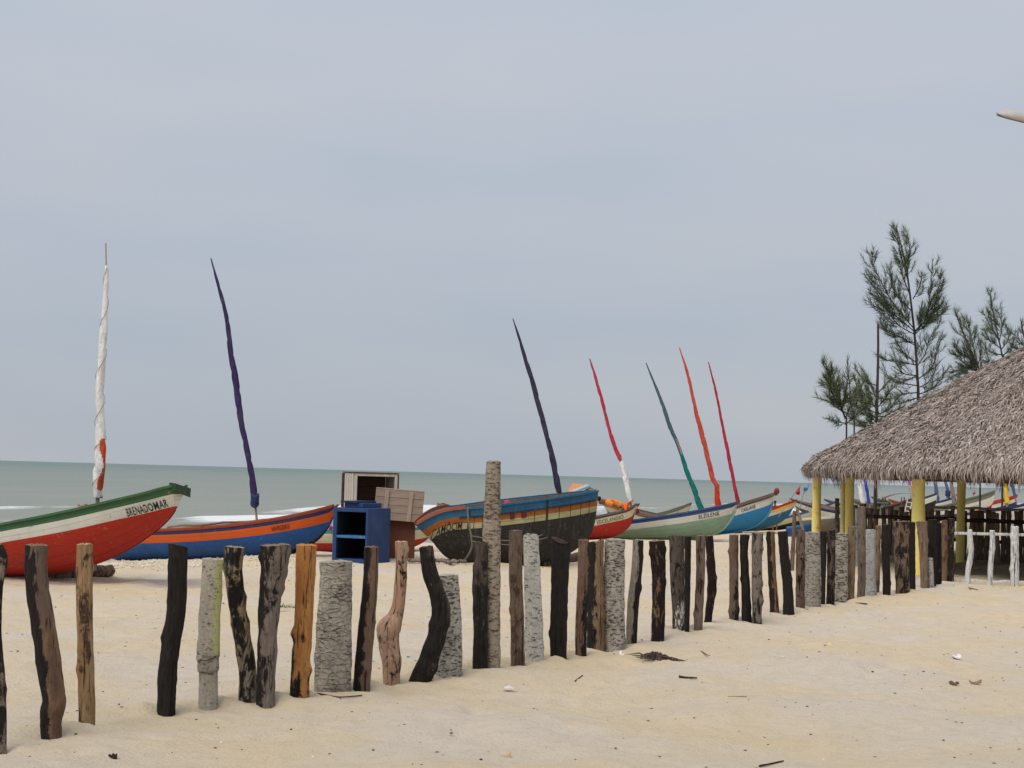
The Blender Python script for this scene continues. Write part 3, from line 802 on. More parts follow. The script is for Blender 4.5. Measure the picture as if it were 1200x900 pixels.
    def px_x(s, px, depth):
        """local x of the skin point that the photograph shows at column px"""
        W = s.curve(depth)
        out = []
        for p in W:
            wv = s.B + s.a * p[0] + s.nv * p[1]; wv.z = p[2]
            q = CAMROT.transposed() @ (wv - EYE)
            out.append(600 - q.x / q.z * FPX)
        out = np.array(out)
        return float(np.interp(px, out, W[:, 0])) if out[-1] > out[0] else float(np.interp(px, out[::-1], W[::-1, 0]))
    def at_x(s, x, depth, side=-1, out=.014):
        """a place on the hull's skin at local x, a distance below the sheer"""
        W = s.curve(depth, side)
        return Vector((x, float(np.interp(x, W[:, 0], W[:, 1])) + side * out, float(np.interp(x, W[:, 0], W[:, 2]))))
    def rail(s, mt, w_, h_, i0=0, i1=None, dz=0.0, name='gunwale'):
        i1 = i1 or s.n
        for side in (-1, 1):
            mb = MB()
            pts = []
            for i in range(i0, i1):
                p = Vector(s.pt(i, 0, side)); p.y += side * .012
                pts.append(p)
            vs, fs = [], []
            for i, p in enumerate(pts):
                for dy, dz_ in ((.5, -.62), (.5, .38), (-.5, .38), (-.5, -.62)):
                    vs.append((p.x, p.y + side * dy * w_, p.z + dz_ * h_ + dz))
            for i in range(len(pts) - 1):
                for k in range(4):
                    fs.append((i * 4 + k, i * 4 + (k + 1) % 4, i * 4 + 4 + (k + 1) % 4, i * 4 + 4 + k))
            fs += [(0, 1, 2, 3), tuple(len(pts) * 4 - 4 + k for k in (3, 2, 1, 0))]
            mb.add(vs, fs)
            mb.build(name, mt, s.root)
    def text(s, txt, px0, px1, depth, h, mt, name='lettering', y_off=-.5):
        cu = bpy.data.curves.new('letters', 'FONT')
        cu.body = txt; cu.size = 1.0; cu.resolution_u = 3; cu.space_character = 1.06; cu.offset = .007
        ob = bpy.data.objects.new('letters', cu); COL.objects.link(ob)
        bpy.context.view_layer.update()
        me = bpy.data.meshes.new_from_object(ob.evaluated_get(bpy.context.evaluated_depsgraph_get()))
        bpy.data.objects.remove(ob)
        n = len(me.vertices); co = np.empty(n * 3, np.float32); me.vertices.foreach_get('co', co); co = co.reshape(-1, 3)
        w0, w1 = co[:, 0].min(), co[:, 0].max(); h0, h1 = co[:, 1].min(), co[:, 1].max()
        xa = s.px_x(px0, depth - h * .5); xb = s.px_x(px1, depth - h * .5)
        for v in me.vertices:
            x = xa + (v.co.x - w0) / (w1 - w0) * (xb - xa)
            d = depth - (v.co.y - h0) / (h1 - h0) * h
            v.co = s.at_x(x, d)
        me.materials.clear(); me.materials.append(mt)
        o = bpy.data.objects.new(name, me); COL.objects.link(o); o.parent = s.root
        return o
    def strip(s, px0, px1, d0, d1, mt, name, out=.012, n=10):
        xa = s.px_x(px0, (d0 + d1) / 2); xb = s.px_x(px1, (d0 + d1) / 2)
        mb = MB(); vs, fs = [], []
        for i in range(n + 1):
            x = xa + (xb - xa) * i / n
            for o_ in (0, out):
                for d in (d0, d1): vs.append(s.at_x(x, d, out=o_ + .001))
        for i in range(n):
            a = i * 4
            fs += [(a + 2, a + 6, a + 7, a + 3), (a, a + 2, a + 3, a + 1)] if i == 0 else [(a + 2, a + 6, a + 7, a + 3)]
            fs += [(a, a + 4, a + 6, a + 2), (a + 1, a + 3, a + 7, a + 5)]
        mb.add(vs, fs)
        return mb.build(name, mt, s.root)
    def mast(s, pts, wood_m, sail_mats, colour=None, seed=0, y=.0, bare=(0, 0), lump=.2, lash=None, floor=True, knot=None):
        """pts: (px, py, width px) top -> foot"""
        L_ = []
        for px, py, wd in pts:
            x, z = s.loc(px, py, y)
            Yw = s.B.y + s.a.y * x
            L_.append((x, y, z, wd * .42 * Yw / FPX))
        pole = [Vector(q[:3]) for q in L_][::-1]
        foot = pole[0] - (pole[1] - pole[0]).normalized() * (max(.2, pole[0].z - .15) if floor else .12)
        r0 = max(.022, L_[-1][3] * .45)
        mb = MB(); m_ = len(pole)
        mb.tube([foot] + pole, [r0 * 1.05] + [max(.008, min(r0 * (1 - .75 * i / m_), L_[::-1][i][3] * .8)) for i in range(m_)], 8)
        mo = mb.build('mast', wood_m, s.root, True)
        C = catmull(np.array(L_)[::-1], 150)
        i0, i1 = int(150 * bare[0]), 150 - int(150 * bare[1])
        C = C[i0:i1]
        mb = MB(); nn = 24; ph = seed * 1.7
        for i in range(len(C)):
            z = C[i][2]
            for k in range(nn):
                t = 2 * math.pi * k / nn
                fold = .5 * mnoise.noise(Vector((math.cos(t) * 2.2, math.sin(t) * 2.2, z * 6 + ph * 3))) + math.sin(2 * t + z * 3.1 + ph) * .5 + math.sin(3 * t - z * 4.3 + ph * 2) * .35 + .9 * mnoise.noise(Vector((math.cos(t) * .8, math.sin(t) * .8, z * 2.6 + ph * 5)))
                pinch = 1 - .28 * max(0, math.sin(z * 9.5 + t + ph)) ** 6 + .10 * mnoise.noise(Vector((ph, 0, z * 4.5)))
                q = C[i][3] * (1 + lump * fold) * pinch * (.15 if i in (0, len(C) - 1) else 1)
                mb.v.append((C[i][0] + math.cos(t) * q, C[i][1] + math.sin(t) * q, z))
        for i in range(len(C) - 1):
            for k in range(nn):
                k2 = (k + 1) % nn
                mb.f.append((i * nn + k, i * nn + k2, (i + 1) * nn + k2, (i + 1) * nn + k))
                mb.m.append(colour(i / len(C), 2 * math.pi * (k + .5) / nn + .0 * i) if colour else 0)
        so = mb.build('furled_sail', sail_mats, mo, True)
        if lash:
            mb = MB()
            pts_ = []
            turns = 6
            for j in range(turns * 12):
                f = j / (turns * 12); i = min(len(C) - 1, int(f * (len(C) - 1)))
                t = j / 12 * 2 * math.pi
                q = C[i][3] * 1.07 + .004
                pts_.append((C[i][0] + math.cos(t) * q, C[i][1] + math.sin(t) * q, C[i][2]))
            mb.tube(pts_, .0035, 4)
            mb.build('sail_lashing', lash, mo)
        if knot:
            f, km, kr = knot
            i = int(f * (len(C) - 1)); mb = MB()
            for j in range(7):
                tt = R(20 * j); cen = Vector(C[i][:3]) + Vector((0, 0, (j - 3) * .03))
                mb.tube([cen + Vector((math.cos(q + j) * (kr * .8), math.sin(q + j) * kr * .8, math.sin(q * 2 + j) * .025)) for q in np.linspace(0, 6.28, 14)], .028, 6)
            mb.build('sail_tie', km, mo, True)
        return mo

def cloth(name, col, rough=.85, var=.22):
    m = NT(name)
    o = m.coord()
    c = m.mix(m.ramp(m.noise(m.coord((1, 1, .35)), 9, 5, .6), .3, .75), sc(col, 1 + var * .6), sc(col, 1 - var))
    c = m.mix(m.math('MULTIPLY', m.ramp(m.noise(o, 3, 4), .55, .8), .3), c, (.2, .17, .14, 1))
    m.bump(m.noise(m.coord((1, 1, .4)), 22, 5, .6), .9, .04)
    return m.fin(c, rough, .15)

POLE = plain('mast_wood', lin(150, 132, 112), .85, .3, 9)
ROPE = plain('grey_rope', lin(120, 112, 100), .95, .3, 40)
C_WHT = cloth('white_sailcloth', lin(222, 220, 218)); C_ORG = cloth('orange_sailcloth', lin(200, 84, 48))
C_PUR = cloth('purple_sailcloth', lin(58, 46, 84)); C_DPU = cloth('dark_purple_sailcloth', lin(62, 58, 80))
C_RED = cloth('red_sailcloth', lin(178, 52, 68)); C_TEA = cloth('teal_sailcloth', lin(26, 112, 102)); C_GTE = cloth('grey_teal_sailcloth', lin(70, 96, 104))
C_SAL = cloth('salmon_sailcloth', lin(190, 80, 62)); C_BRD = cloth('bright_orange_red_sailcloth', lin(196, 58, 34)); C_CRI = cloth('crimson_sailcloth', lin(172, 48, 66))
C_BLU = cloth('blue_sailcloth', lin(58, 58, 150)); C_BEI = cloth('beige_sailcloth', lin(176, 172, 160)); C_MAG = cloth('magenta_sailcloth', lin(190, 90, 170))
C_YEL = cloth('yellow_sailcloth', lin(214, 176, 50)); C_STE = cloth('steel_blue_sailcloth', lin(84, 104, 126)); C_BRN = cloth('brown_grey_sailcloth', lin(140, 124, 118))
C_LBL = cloth('light_blue_cloth', lin(96, 160, 204)); C_NAV = cloth('navy_sailcloth', lin(56, 62, 98))

WHITE = paint('white_boat_paint', lin(208, 206, 196), .35)
CREAM = paint('cream_boat_paint', lin(204, 198, 168), .45)
RED = paint('red_boat_paint', lin(172, 34, 15), .42)
RED2 = paint('orange_red_boat_paint', lin(172, 36, 24), .42)
GREEN = paint('green_boat_paint', lin(58, 98, 62), .5)
DGREEN = paint('dark_green_boat_paint', lin(38, 66, 44), .4)
ORANGE = paint('orange_boat_paint', lin(212, 88, 18), .3)
OCHRE = paint('ochre_orange_boat_paint', lin(160, 88, 30), 1.0, chips=.6, under=(.03, .025, .02, 1))
BLUE = paint('blue_boat_paint', lin(22, 86, 156), .6)
SKYB = paint('sky_blue_boat_paint', lin(52, 140, 190), .5)
AZUR = paint('azure_boat_paint', lin(34, 126, 180), .45)
TURQ = paint('turquoise_blue_boat_paint', lin(36, 108, 146), .5)
BLACK = paint('black_tarred_paint', lin(24, 22, 24), .5)
TAR = paint('tarred_weathered_planks', lin(44, 42, 40), .9, .8, .6, lin(96, 90, 78))
YELC = paint('flaking_cream_yellow_paint', lin(172, 166, 120), .85, .7, .61, (.03, .03, .025, 1))
MINT = paint('sage_green_boat_paint', lin(136, 166, 146), .45)
DBLUE = paint('slate_blue_boat_paint', lin(58, 84, 130), .5)
OLIVE = paint('olive_grey_boat_paint', lin(112, 116, 96), .5)
TEAL = paint('teal_boat_paint', lin(58, 136, 136), .4)
BROWNR = paint('brown_rail_paint', lin(104, 86, 76), .7)
RUST = paint('rust_brown_paint', lin(150, 78, 52), .5)
GREYW = paint('bare_grey_planks', lin(120, 110, 98), .9)
YELLOWB = paint('yellow_boat_paint', lin(222, 176, 66), .3)
INK = plain('black_lettering', lin(28, 34, 38), .6, .2)
INK2 = plain('faded_dark_lettering', lin(62, 40, 30), .7, .3)
INKG = plain('faded_grey_lettering', lin(112, 104, 86), .7, .3)

b1 = Boat('wooden_boat', 'red boat with white name band and green top edge resting on logs', (212, 573, 21.3), AXIS,
   [(203.5,569.5,204,598,.12),(190,572.5,194,610,.2),(170,578,176,624,.34),(130,587.5,140,646,.5),(80,599,96,664,.62),(20,611,30,677,.70),(-60,624,-50,681,.72)],
   [(-5.1,.62,-5.0,.03,.68),(-6.1,.72,-5.9,.2,.45),(-6.7,.9,-6.4,.55,.1)],
   [(.105, GREEN), (.265, WHITE)], RED, GREEN, None)
b1.rail(GREEN, .04, .032, dz=.006)
mb = MB(); e = b1.C[-1]; x0 = e[0]
mb.add([(x0 - .05, -.15, e[1] + .045), (x0 + .05, -.14, e[1] + .035), (x0 + .06, .15, e[1] - .03), (x0 - .05, .15, e[1] - .02),
        (x0 - .05, -.15, e[1] - .03), (x0 + .045, -.135, e[1] - .075), (x0 + .055, .15, e[1] - .15), (x0 - .05, .15, e[1] - .1)],
       [(0, 1, 2, 3), (7, 6, 5, 4), (0, 4, 5, 1), (1, 5, 6, 2), (2, 6, 7, 3), (3, 7, 4, 0)])
mb.build('bow_cap', DGREEN, b1.root)
b1.text('BRENADOMAR', 149, 197, .262, .112, INK)
b1.mast([(124,285,2.5),(124.5,318,6),(123,360,8),(120,410,11),(117,455,12.5),(117.5,500,13.5),(118,525,14.5),(115.5,560,14.5),(114.5,584,12)], POLE,
        [C_WHT, C_ORG], lambda h, t: 1 if h < .34 and math.cos(t - .35 + .3 * math.sin(h * 25)) > (.5 if h > .06 else .8) + .25 * math.sin(h * 40) else 0, 1, lash=ROPE, lump=.15, bare=(0, .1))

b2 = Boat('wooden_boat', 'long low blue boat with a bright orange stripe behind the fence', (391, 592, 29.5), AXIS,
   [(391,592.5,391,604,.06),(380,595.5,383,619,.15),(360,600.5,366,636,.32),(325,607.5,335,650,.52),(280,614,285,656,.64),(230,618.5,235,658,.68),(180,621,180,658,.68),(130,621,130,656,.62)],
   [(-5.7,.62,-5.5,.3,.4),(-6.2,.75,-6.0,.5,.08)],
   [(.035, ORANGE), (.105, NAVY), (.26, ORANGE)], BLUE, GREYW, None, thwarts=4, low=BLACK)
b2.rail(RUST, .05, .03, dz=.012)
b2.text('NAVEGEIRO', 319, 339.5, .225, .085, INK2)
mo = b2.mast([(247,302,1.5),(256,335,4),(266,375,6),(270,408,8),(275,440,8.5),(282,490,8.5),(291,535,8.5),(296,565,9),(299,590,8),(301,610,5)], POLE, [C_PUR], None, 2, bare=(.1, 0), knot=(.03, C_NAV, .07))

b2b = Boat('wooden_boat', 'red boat with a cream band and teal edge mostly hidden behind the blue cabinet', (508, 614, 33), R(-8),
   [(509,613,505,624,.08),(500,616,498,634,.22),(480,619,478,643,.42),(440,621,440,650,.55),(390,622,390,652,.58),(345,622,350,650,.4)],
   [], [(.06, TEAL), (.25, CREAM)], RED2, None, None, thwarts=2)

WSKY = paint('weathered_sky_blue_paint', lin(38, 98, 136), 1.0, .7, .6, (.04, .05, .06, 1))
b3 = Boat('wooden_boat', 'weathered black boat with flaking blue, orange and cream bands behind the tallest post', (700, 576, 29.5), R(20),
   [(701,576,699,604,.08),(692,577.5,693,628,.26),(668,581.5,672,648,.46),(632,586.5,636,664,.6),(592,591.5,592,668,.64),(563,595,555,667,.58),(540,596.5,537,660,.44),(520,599.5,523,652,.3),(502,606.5,513,642,.17),(488,614.5,509,637,.06)],
   [], [(.135, WSKY), (.25, OCHRE), (.35, YELC)], TAR, WOODIN, None, thwarts=2, n=60)
x548 = b3.loc(548, 592, -.5)[0]; i548 = int(np.argmin(abs(b3.C[:, 0] - x548)))
b3.rail(RUST, .05, .06, 0, i548, dz=.03, name='bulwark')
x537 = b3.loc(537, 597, -.5)[0]; i537 = int(np.argmin(abs(b3.C[:, 0] - x537)))
b3.rail(WSKY, .04, .035, i537, None, dz=.01)
b3.strip(538, 698, .135, .16, TAR, 'rubbing_strake', .02, 24)
b3.text('CAM\u00d4CIM', 505, 541, .352, .16, INK)
for px0, px1 in ((598, 603), (611, 617)):
    b3.strip(px0, px1, .17, .26, paint('dark_red_paint', lin(84, 30, 34)), 'scupper', .012, 2)
for px0 in (548, 640):
    b3.strip(px0, px0 + 2.2, .02, .42, TAR, 'rib_strap', .018, 2)
for q in (555, 565, 585, 626, 655, 668, 680, 690):
    b3.strip(q, q + .7, .15, .37, TAR, 'plank_seam', .004, 1)
b3.mast([(601,373,1.5),(608,395,4),(617,425,6),(626,455,6.5),(634,485,7.5),(642,515,8),(649,545,8.5),(655,578,8)], POLE, [C_DPU], None, 3)

b4 = Boat('wooden_boat', 'short red bow with a cream name band and brown edge holding an orange flag', (746, 590, 42), AXIS,
   [(746,590.5,743,600,.07),(735,596.5,738,615,.2),(720,600.5,725,626,.36),(700,605,705,632,.5),(675,610.5,680,634,.58),(640,615,640,635,.6)],
   [(-5.4,.6,-5.3,.15,.5),(-6,.75,-5.8,.5,.1)], [(.075, BROWNR), (.235, CREAM)], RED2, None, None)
b4.rail(BROWNR, .06, .05)
b4.text('EDCELANDIO', 700, 731, .215, .1, INKG)
b4.mast([(691,420,1.5),(697,440,3.5),(705,468,4.5),(713,500,5),(721,525,6),(728,540,6.5),(733,560,7.5),(739,590,7)], POLE, [C_WHT, C_RED],
        lambda h, t: 0 if h < .32 + .05 * math.sin(t) else 1, 4, lump=.2, lash=ROPE, floor=False)

b5 = Boat('wooden_boat', 'sage green boat with a white name band and blue edge, second bow behind the posts', (863, 588.5, 42.5), AXIS,
   [(863,588.5,861,598,.07),(850,591.5,853,612,.2),(830,595.5,838,624,.38),(800,601,805,632,.56),(770,605.5,770,634.5,.64),(740,609.5,740,634.5,.64),(710,612,710,633,.58)],
   [(-5.4,.72,-5.2,.3,.3),(-5.9,.85,-5.7,.55,.08)], [(.11, DBLUE), (.27, WHITE)], MINT, None, None, keel_strip=MINT)
b5.rail(DBLUE, .05, .04)
b5.text('ELZILENE', 819, 843, .23, .1, INK)
b5.mast([(757,425,1.5),(765,445,3.5),(775,470,4.5),(782,490,5.5),(787,505,6.5),(794,520,6),(806,555,6.5),(814,575,7),(818,588,8.5),(823,601,11)], POLE,
        [C_TEA, C_GTE, C_BRN], lambda h, t: 0 if h < .4 else (2 if h < .47 and math.cos(t) > .2 else 1), 5)

b5b = Boat('wooden_boat', 'olive grey edged boat with a faded cream bow behind the sage green boat', (809, 588.5, 53), AXIS,
   [(809,589,806,600,.07),(795,594,797,607,.2),(775,600,779,612,.4),(745,606,748,616,.52),(710,610,710,618,.55)],
   [(-5.4,.3,-5.2,-.1,.3),(-5.8,.4,-5.6,.1,.08)], [(.13, OLIVE), (.34, CREAM)], RED2, None, None)
b5b.text('LUNDO', 783, 796, .31, .12, INKG)
b5b.mast([(796,407,1.5),(805,435,3.5),(813,470,5),(820,500,6.5),(828,530,7),(835,560,7.5),(839.5,568,7),(840,574,6.5),(841,586,8),(843,604,10)], POLE,
        [C_SAL, C_BRD], lambda h, t: 1 if h < .2 else 0, 6, y=-.1)

b6 = Boat('wooden_boat', 'bright blue boat with a white name band, brown edge and red knob on its stem', (908, 577.5, 49), AXIS,
   [(908.5,578,905,588,.07),(895,582.5,899,603,.2),(880,587,888,613,.36),(865,592,872,620,.5),(840,599,843,625,.6),(800,604,805,625,.6),(770,606,770,624,.5)],
   [(-5.3,.7,-5.1,.3,.3),(-5.8,.8,-5.6,.5,.08)], [(.085, BROWNR), (.28, WHITE)], AZUR, None, None, keel_strip=SKYB)
b6.rail(BROWNR, .09, .09)
mb = MB(); e = b6.C[-1]
bmk = bmesh.new(); bmesh.ops.create_icosphere(bmk, subdivisions=2, radius=.085, matrix=Matrix.Translation((e[0] + .02, 0, e[1] + .06)) @ Matrix.Diagonal((1, 1, 1.25, 1)))
me = bpy.data.meshes.new('stem_knob'); bmk.to_mesh(me); me.materials.append(paint('maroon_paint', lin(122, 40, 42)))
o = bpy.data.objects.new('stem_knob', me); COL.objects.link(o); o.parent = b6.root
b6.text('CARLIANE', 869, 885.5, .245, .11, INK)
b6.mast([(830,424,1.5),(838,455,3),(845,490,4),(852,525,4.5),(858,555,5),(862,575,5.5),(866,594,6)], POLE, [C_CRI], None, 7)

b7 = Boat('wooden_boat', 'turquoise blue boat with red, yellow and white bands, a red flag rising near its bow', (932, 585, 52), AXIS,
   [(933,585.5,930,594,.07),(918,590.5,922,606,.22),(905,595.5,908,615,.38),(885,601.5,885,621,.52),(850,607,850,623,.58)],
   [(-5.0,.4,-4.8,.1,.3),(-5.6,.55,-5.4,.3,.08)], [(.075, RED2), (.16, YELLOWB), (.235, WHITE)], TURQ, None, None)
b8 = Boat('wooden_boat', 'black hulled boat with a white band and a blue edge behind the left yellow pillars', (981, 586, 56), AXIS,
   [(981,586.5,979,595,.07),(965,592,967,604,.2),(940,600,942,616,.4),(905,609,905,622,.55),(870,613,870,624,.58)],
   [(-5.6,.4,-5.4,.1,.3),(-6.0,.55,-5.8,.3,.08)], [(.09, DBLUE), (.27, CREAM)], BLACK, None, None)
b9 = Boat('wooden_boat', 'bare grey plank boat with a pale rim seen between two yellow pillars', (994, 602, 44), AXIS,
   [(994,602.5,992,612,.08),(980,604,982,622,.3),(962,605.5,964,628,.45),(940,607,942,630,.5)],
   [], [(.07, WHITE)], GREYW, None, None, thwarts=1)
b10 = Boat('dinghy', 'small blue dinghy low beside the leaning driftwood pole', (957, 611, 41), AXIS,
   [(957,612,955,620,.06),(949,613,949,626,.25),(938,615,938,629,.38),(922,617,922,629,.36)],
   [], [(.05, AZUR)], BLUE, None, None, thwarts=1)

# boats further along the beach, seen under the roof
def far(label, bow, hs, lk, bands, bottom, rail=None, **k):
    px, py, Y = bow
    P = at(px, py, Y)
    return Boat('wooden_boat', label, bow, AXIS + k.pop('turn', 0), None, [], bands, bottom, None, rail, std=(P.z / 1.15, 0, lk), n=30, thwarts=2, **k)
f1 = far('old brown hull behind the palisade with a grey canopy lying on it', (1069, 585, 50), 1, 1.0, [(.1, BROWNR)], GREYW, BROWNR, turn=R(-38))
f2 = far('black bow with a white band just right of the nearest yellow pillar', (1098, 577.5, 58), 1, 1.0, [(.08, NAVY), (.26, WHITE)], BLACK)
f3 = far('white bow with navy edge and red lower hull between two yellow pillars', (1119, 582, 66), 1, 1.0, [(.09, NAVY), (.3, WHITE)], RED2)
f4b = far('dark green edged boat behind the grey edged white one', (1160, 577, 74), 1, 1.0, [(.2, DGREEN)], OLIVE, DGREEN)
f4 = far('white boat with grey edge, red stem and faint lettering right of the shaded pillar', (1166, 575, 62), 1, 1.05, [(.2, OLIVE), (.5, WHITE)], RED, paint('grey_rail_paint', lin(104, 108, 104)))
f4.text('LINDOMAR', 1135, 1147, .46, .14, INKG)
f5 = far('red and white bowed boat with navy body at the right edge of the photo', (1192.5, 579, 68), 1, 1.0, [(.16, RED), (.3, WHITE)], NAVY)
f6 = far('long white boat with a navy edge low behind the palisade at the right edge', (1212, 587, 48), 1, 1.3, [(.09, NAVY), (.4, WHITE)], CREAM)
f0 = far('boat behind the fence whose white and blue furled sails show under the eave', (1034, 592, 60), 1, 1.0, [(.08, RUST), (.25, CREAM)], TURQ, turn=R(-40))
f0.mast([(996,520,2),(1003,548,4),(1008,570,6),(1011,590,7)], POLE, [C_WHT], None, 8, lump=.2, y=.1)
f1.mast([(1029,520,4),(1027.5,545,6.5),(1027,565,6.8),(1026,586,6.5)], POLE, [C_BEI], None, 9, lump=.06)
f0.mast([(1008,530,2),(1013,558,4),(1016,575,4.5),(1018.5,590,5)], POLE, [C_BLU], None, 10, y=-.2)
f2.mast([(1059,530,2.5),(1064,555,4),(1066,568,4),(1069,585,5)], POLE, [C_BEI, C_MAG], lambda h, t: 1 if h > .32 else 0, 11, y=.2)
f3.mast([(1088,530,2),(1094,557,4),(1097,572,5),(1099,586,6)], POLE, [C_STE, C_BRN], lambda h, t: 0 if h < .45 else 1, 12, y=.2)
f4b.mast([(1102,540,2),(1107,560,3.5),(1110,573,4.5),(1111.5,584,5)], POLE, [C_STE], None, 13, y=-.2, knot=(.2, C_NAV, .12))
f4.mast([(1109,530,3),(1113,556,5),(1116,572,5.5),(1119,592,6)], POLE, [C_BRN], None, 14)
f5.mast([(1175,540,3),(1177.5,562,5),(1179,575,6),(1180,590,7.5)], POLE, [C_YEL], None, 15, y=-.3)
f6.mast([(1181,545,2.5),(1186,567,4),(1189.5,582,4)], POLE, [C_STE], None, 16, y=.3)

# ================================================================== crates and the cabinet
def frame(origin, rz):
    return Matrix.Translation(origin) @ Matrix.Rotation(rz, 4, 'Z')
def plank_child(name, c, size, mt, parent, rot=None, bev=.004):
    mb = MB(); mb.box((0, 0, 0), size)
    o = mb.build(name, mt, parent, bevel=bev)
    o.location = c
    if rot: o.rotation_euler = rot
    return o
CBLUE = paint('cabinet_blue_paint', lin(32, 66, 116), .7, .5, .66)
CBLUE2 = paint('cabinet_light_blue_edge', lin(62, 112, 168), .5, .5, .6)
CSHADE = plain('cabinet_painted_shade', lin(22, 26, 32), .9, .3)  # near-black colour that paints in the shade of the deep compartments
PLY = plain('brown_plywood', lin(112, 68, 52), .8, .25, 3, .2)
PALEW = plain('whitewashed_slat', lin(206, 196, 184), .85, .25, 9, .4, stretch=(1, 1, .3))
BRTR = plain('brown_crate_trim', lin(98, 72, 66), .85, .3, 9)
CRIN = plain('crate_brown_inside', lin(104, 82, 70), .9, .35, 8, .4, stretch=(.3, 1, 1))
GPLK = plain('grey_crate_plank', lin(158, 138, 122), .9, .28, 7, .5, stretch=(.25, 1, 1))
GPLK2 = plain('grey_crate_batten', lin(168, 148, 132), .9, .25, 7, .5, stretch=(1, 1, .3))

p = gpt(429.5, 661)
cab = empty('cabinet', p, R(-25), 'open fronted blue cabinet with two dark compartments on the sand', 'cabinet')
Wd, Dp, Ht, th = .70, .80, .955, .045
# local: front at y=0 facing -y, right edge at x=0
def cb(name, x0, x1, y0, y1, z0, z1, mt, bev=.006):
    return plank_child(name, ((x0 + x1) / 2, (y0 + y1) / 2, (z0 + z1) / 2), (x1 - x0, y1 - y0, z1 - z0), mt, cab, None, bev)
cb('side_panel', -.042, 0, 0, Dp, 0, Ht, CBLUE)
cb('side_panel', -Wd, -Wd + .075, 0, Dp, 0, Ht, CBLUE)
cb('top_panel', -Wd + .0755, -.0425, 0, Dp, Ht - .07, Ht - .002, CBLUE)
cb('bottom_panel', -Wd + .0755, -.0425, 0.002, Dp, .0, .07, CBLUE)
cb('shelf', -Wd + .0755, -.0425, 0.004, Dp - .05, .43, .475, CBLUE2)
cb('back_panel', -Wd + .0755, -.0425, Dp - .045, Dp - .002, .071, Ht - .071, CSHADE)
cb('shade_panel', -Wd + .0757, -Wd + .088, .03, Dp - .05, .476, Ht - .0705, CSHADE)  # thin inner panels carrying the painted shade, both compartments
cb('shade_panel', -.056, -.0428, .03, Dp - .05, .476, Ht - .0705, CSHADE)
cb('shade_panel', -Wd + .0757, -Wd + .088, .03, Dp - .05, .0705, .429, CSHADE)
cb('shade_panel', -.056, -.0428, .03, Dp - .05, .0705, .429, CSHADE)
cb('top_slab', -Wd + .15, -.18, .12, .78, Ht, Ht + .085, CBLUE)
cb('lid', -Wd + .10, -.26, .06, .72, Ht + .086, Ht + .12, plain('dark_navy_lid', lin(34, 48, 82), .6, .3))
cb('toe_strip', -.05, .012, -.008, Dp, -.02, .06, CBLUE)

p = at(446, 655, 29.3); p.z = gz(p.x, p.y)
box = empty('crate', p, R(6), 'plain brown plywood box behind the blue cabinet', 'crate')
bw, bd, bh = .95, 1.15, .86
for nm, c, s_ in (('front_panel', (.13, 0, bh / 2), (bw, .02, bh)), ('back_panel', (.13, bd, bh / 2), (bw, .02, bh)),
                  ('side_panel', (.13 - bw / 2 + .011, bd / 2, bh / 2), (.02, bd - .022, bh)), ('side_panel', (.13 + bw / 2 - .011, bd / 2, bh / 2), (.02, bd - .022, bh)),
                  ('lid', (.13, bd / 2, bh + .012), (bw + .02, bd + .03, .022))):
    plank_child(nm, c, s_, PLY, box)

# grey plank crate standing tilted on the brown box
p = at(466, 610.5, 29.2)
pc = empty('crate', p, R(3), 'grey plank crate with two upright battens on top of the brown box', 'crate')
pc.rotation_euler = (0, R(3.2), R(3))
cw, chh, cd = .87, .545, .4
nrow = 4
for k in range(nrow):
    z0 = k * chh / nrow
    plank_child('plank', (0, 0, z0 + chh / nrow / 2), (cw - .012 * (k % 2), .022, chh / nrow - .006), GPLK, pc)
    plank_child('plank', (0, cd, z0 + chh / nrow / 2), (cw, .022, chh / nrow - .006), GPLK, pc)
for sx in (-1, 1):
    for k in range(nrow):
        plank_child('plank', (sx * (cw / 2 - .012), cd / 2, k * chh / nrow + chh / nrow / 2), (.022, cd - .026, chh / nrow - .006), GPLK, pc)
for k in range(4):
    plank_child('plank', (0, .05 + k * .1, chh + .012), (cw, .092, .02), GPLK, pc)
for x in (-.235, .2):
    plank_child('batten', (x, -.024, chh / 2), (.075, .024, chh - .004), GPLK2, pc, (0, R(1.5), 0))

# slatted crate on the box behind it, open towards the camera
p = at(414, 603, 29.9)
scr = empty('crate', p, R(20), 'slatted whitewashed crate with a brown inside, highest of the pile', 'crate')
sw, sdp, sh = .82, .75, .76
z0 = 0
for nm, c, s_ in (('frame_rail', (sw / 2, 0, sh - .025), (sw, .03, .05)), ('frame_rail', (sw / 2, 0, .025), (sw, .03, .05)),
                  ('frame_post', (.026, 0, sh / 2), (.052, .03, sh - .102)), ('frame_post', (sw - .026, 0, sh / 2), (.052, .03, sh - .102))):
    plank_child(nm, c, s_, PALEW, scr)
plank_child('trim', (sw / 2, .0, sh + .013), (sw + .05, .06, .024), BRTR, scr)
plank_child('trim', (sw + .014, .0, sh / 2), (.026, .05, sh - .01), BRTR, scr)
plank_child('trim', (-.005, sdp / 2 + .02, sh + .013), (.05, sdp, .024), BRTR, scr)
plank_child('trim', (-.02, sdp, sh / 2), (.05, .05, sh - .01), BRTR, scr)
for k in range(4):
    plank_child('slat', (-.012, .08 + k * .165, sh / 2), (.022, .115, sh - .006), PALEW, scr)
plank_child('inner_side', (.012, sdp / 2, sh / 2), (.018, sdp - .04, sh - .02), BRTR, scr)
for k in range(3):
    plank_child('back_plank', (sw / 2, sdp - .012, sh * (k + .5) / 3), (sw - .045, .02, sh / 3 - .006), CRIN, scr)
plank_child('back_panel', (sw / 2, sdp + .006, sh / 2), (sw - .05, .01, sh - .01), BRTR, scr)
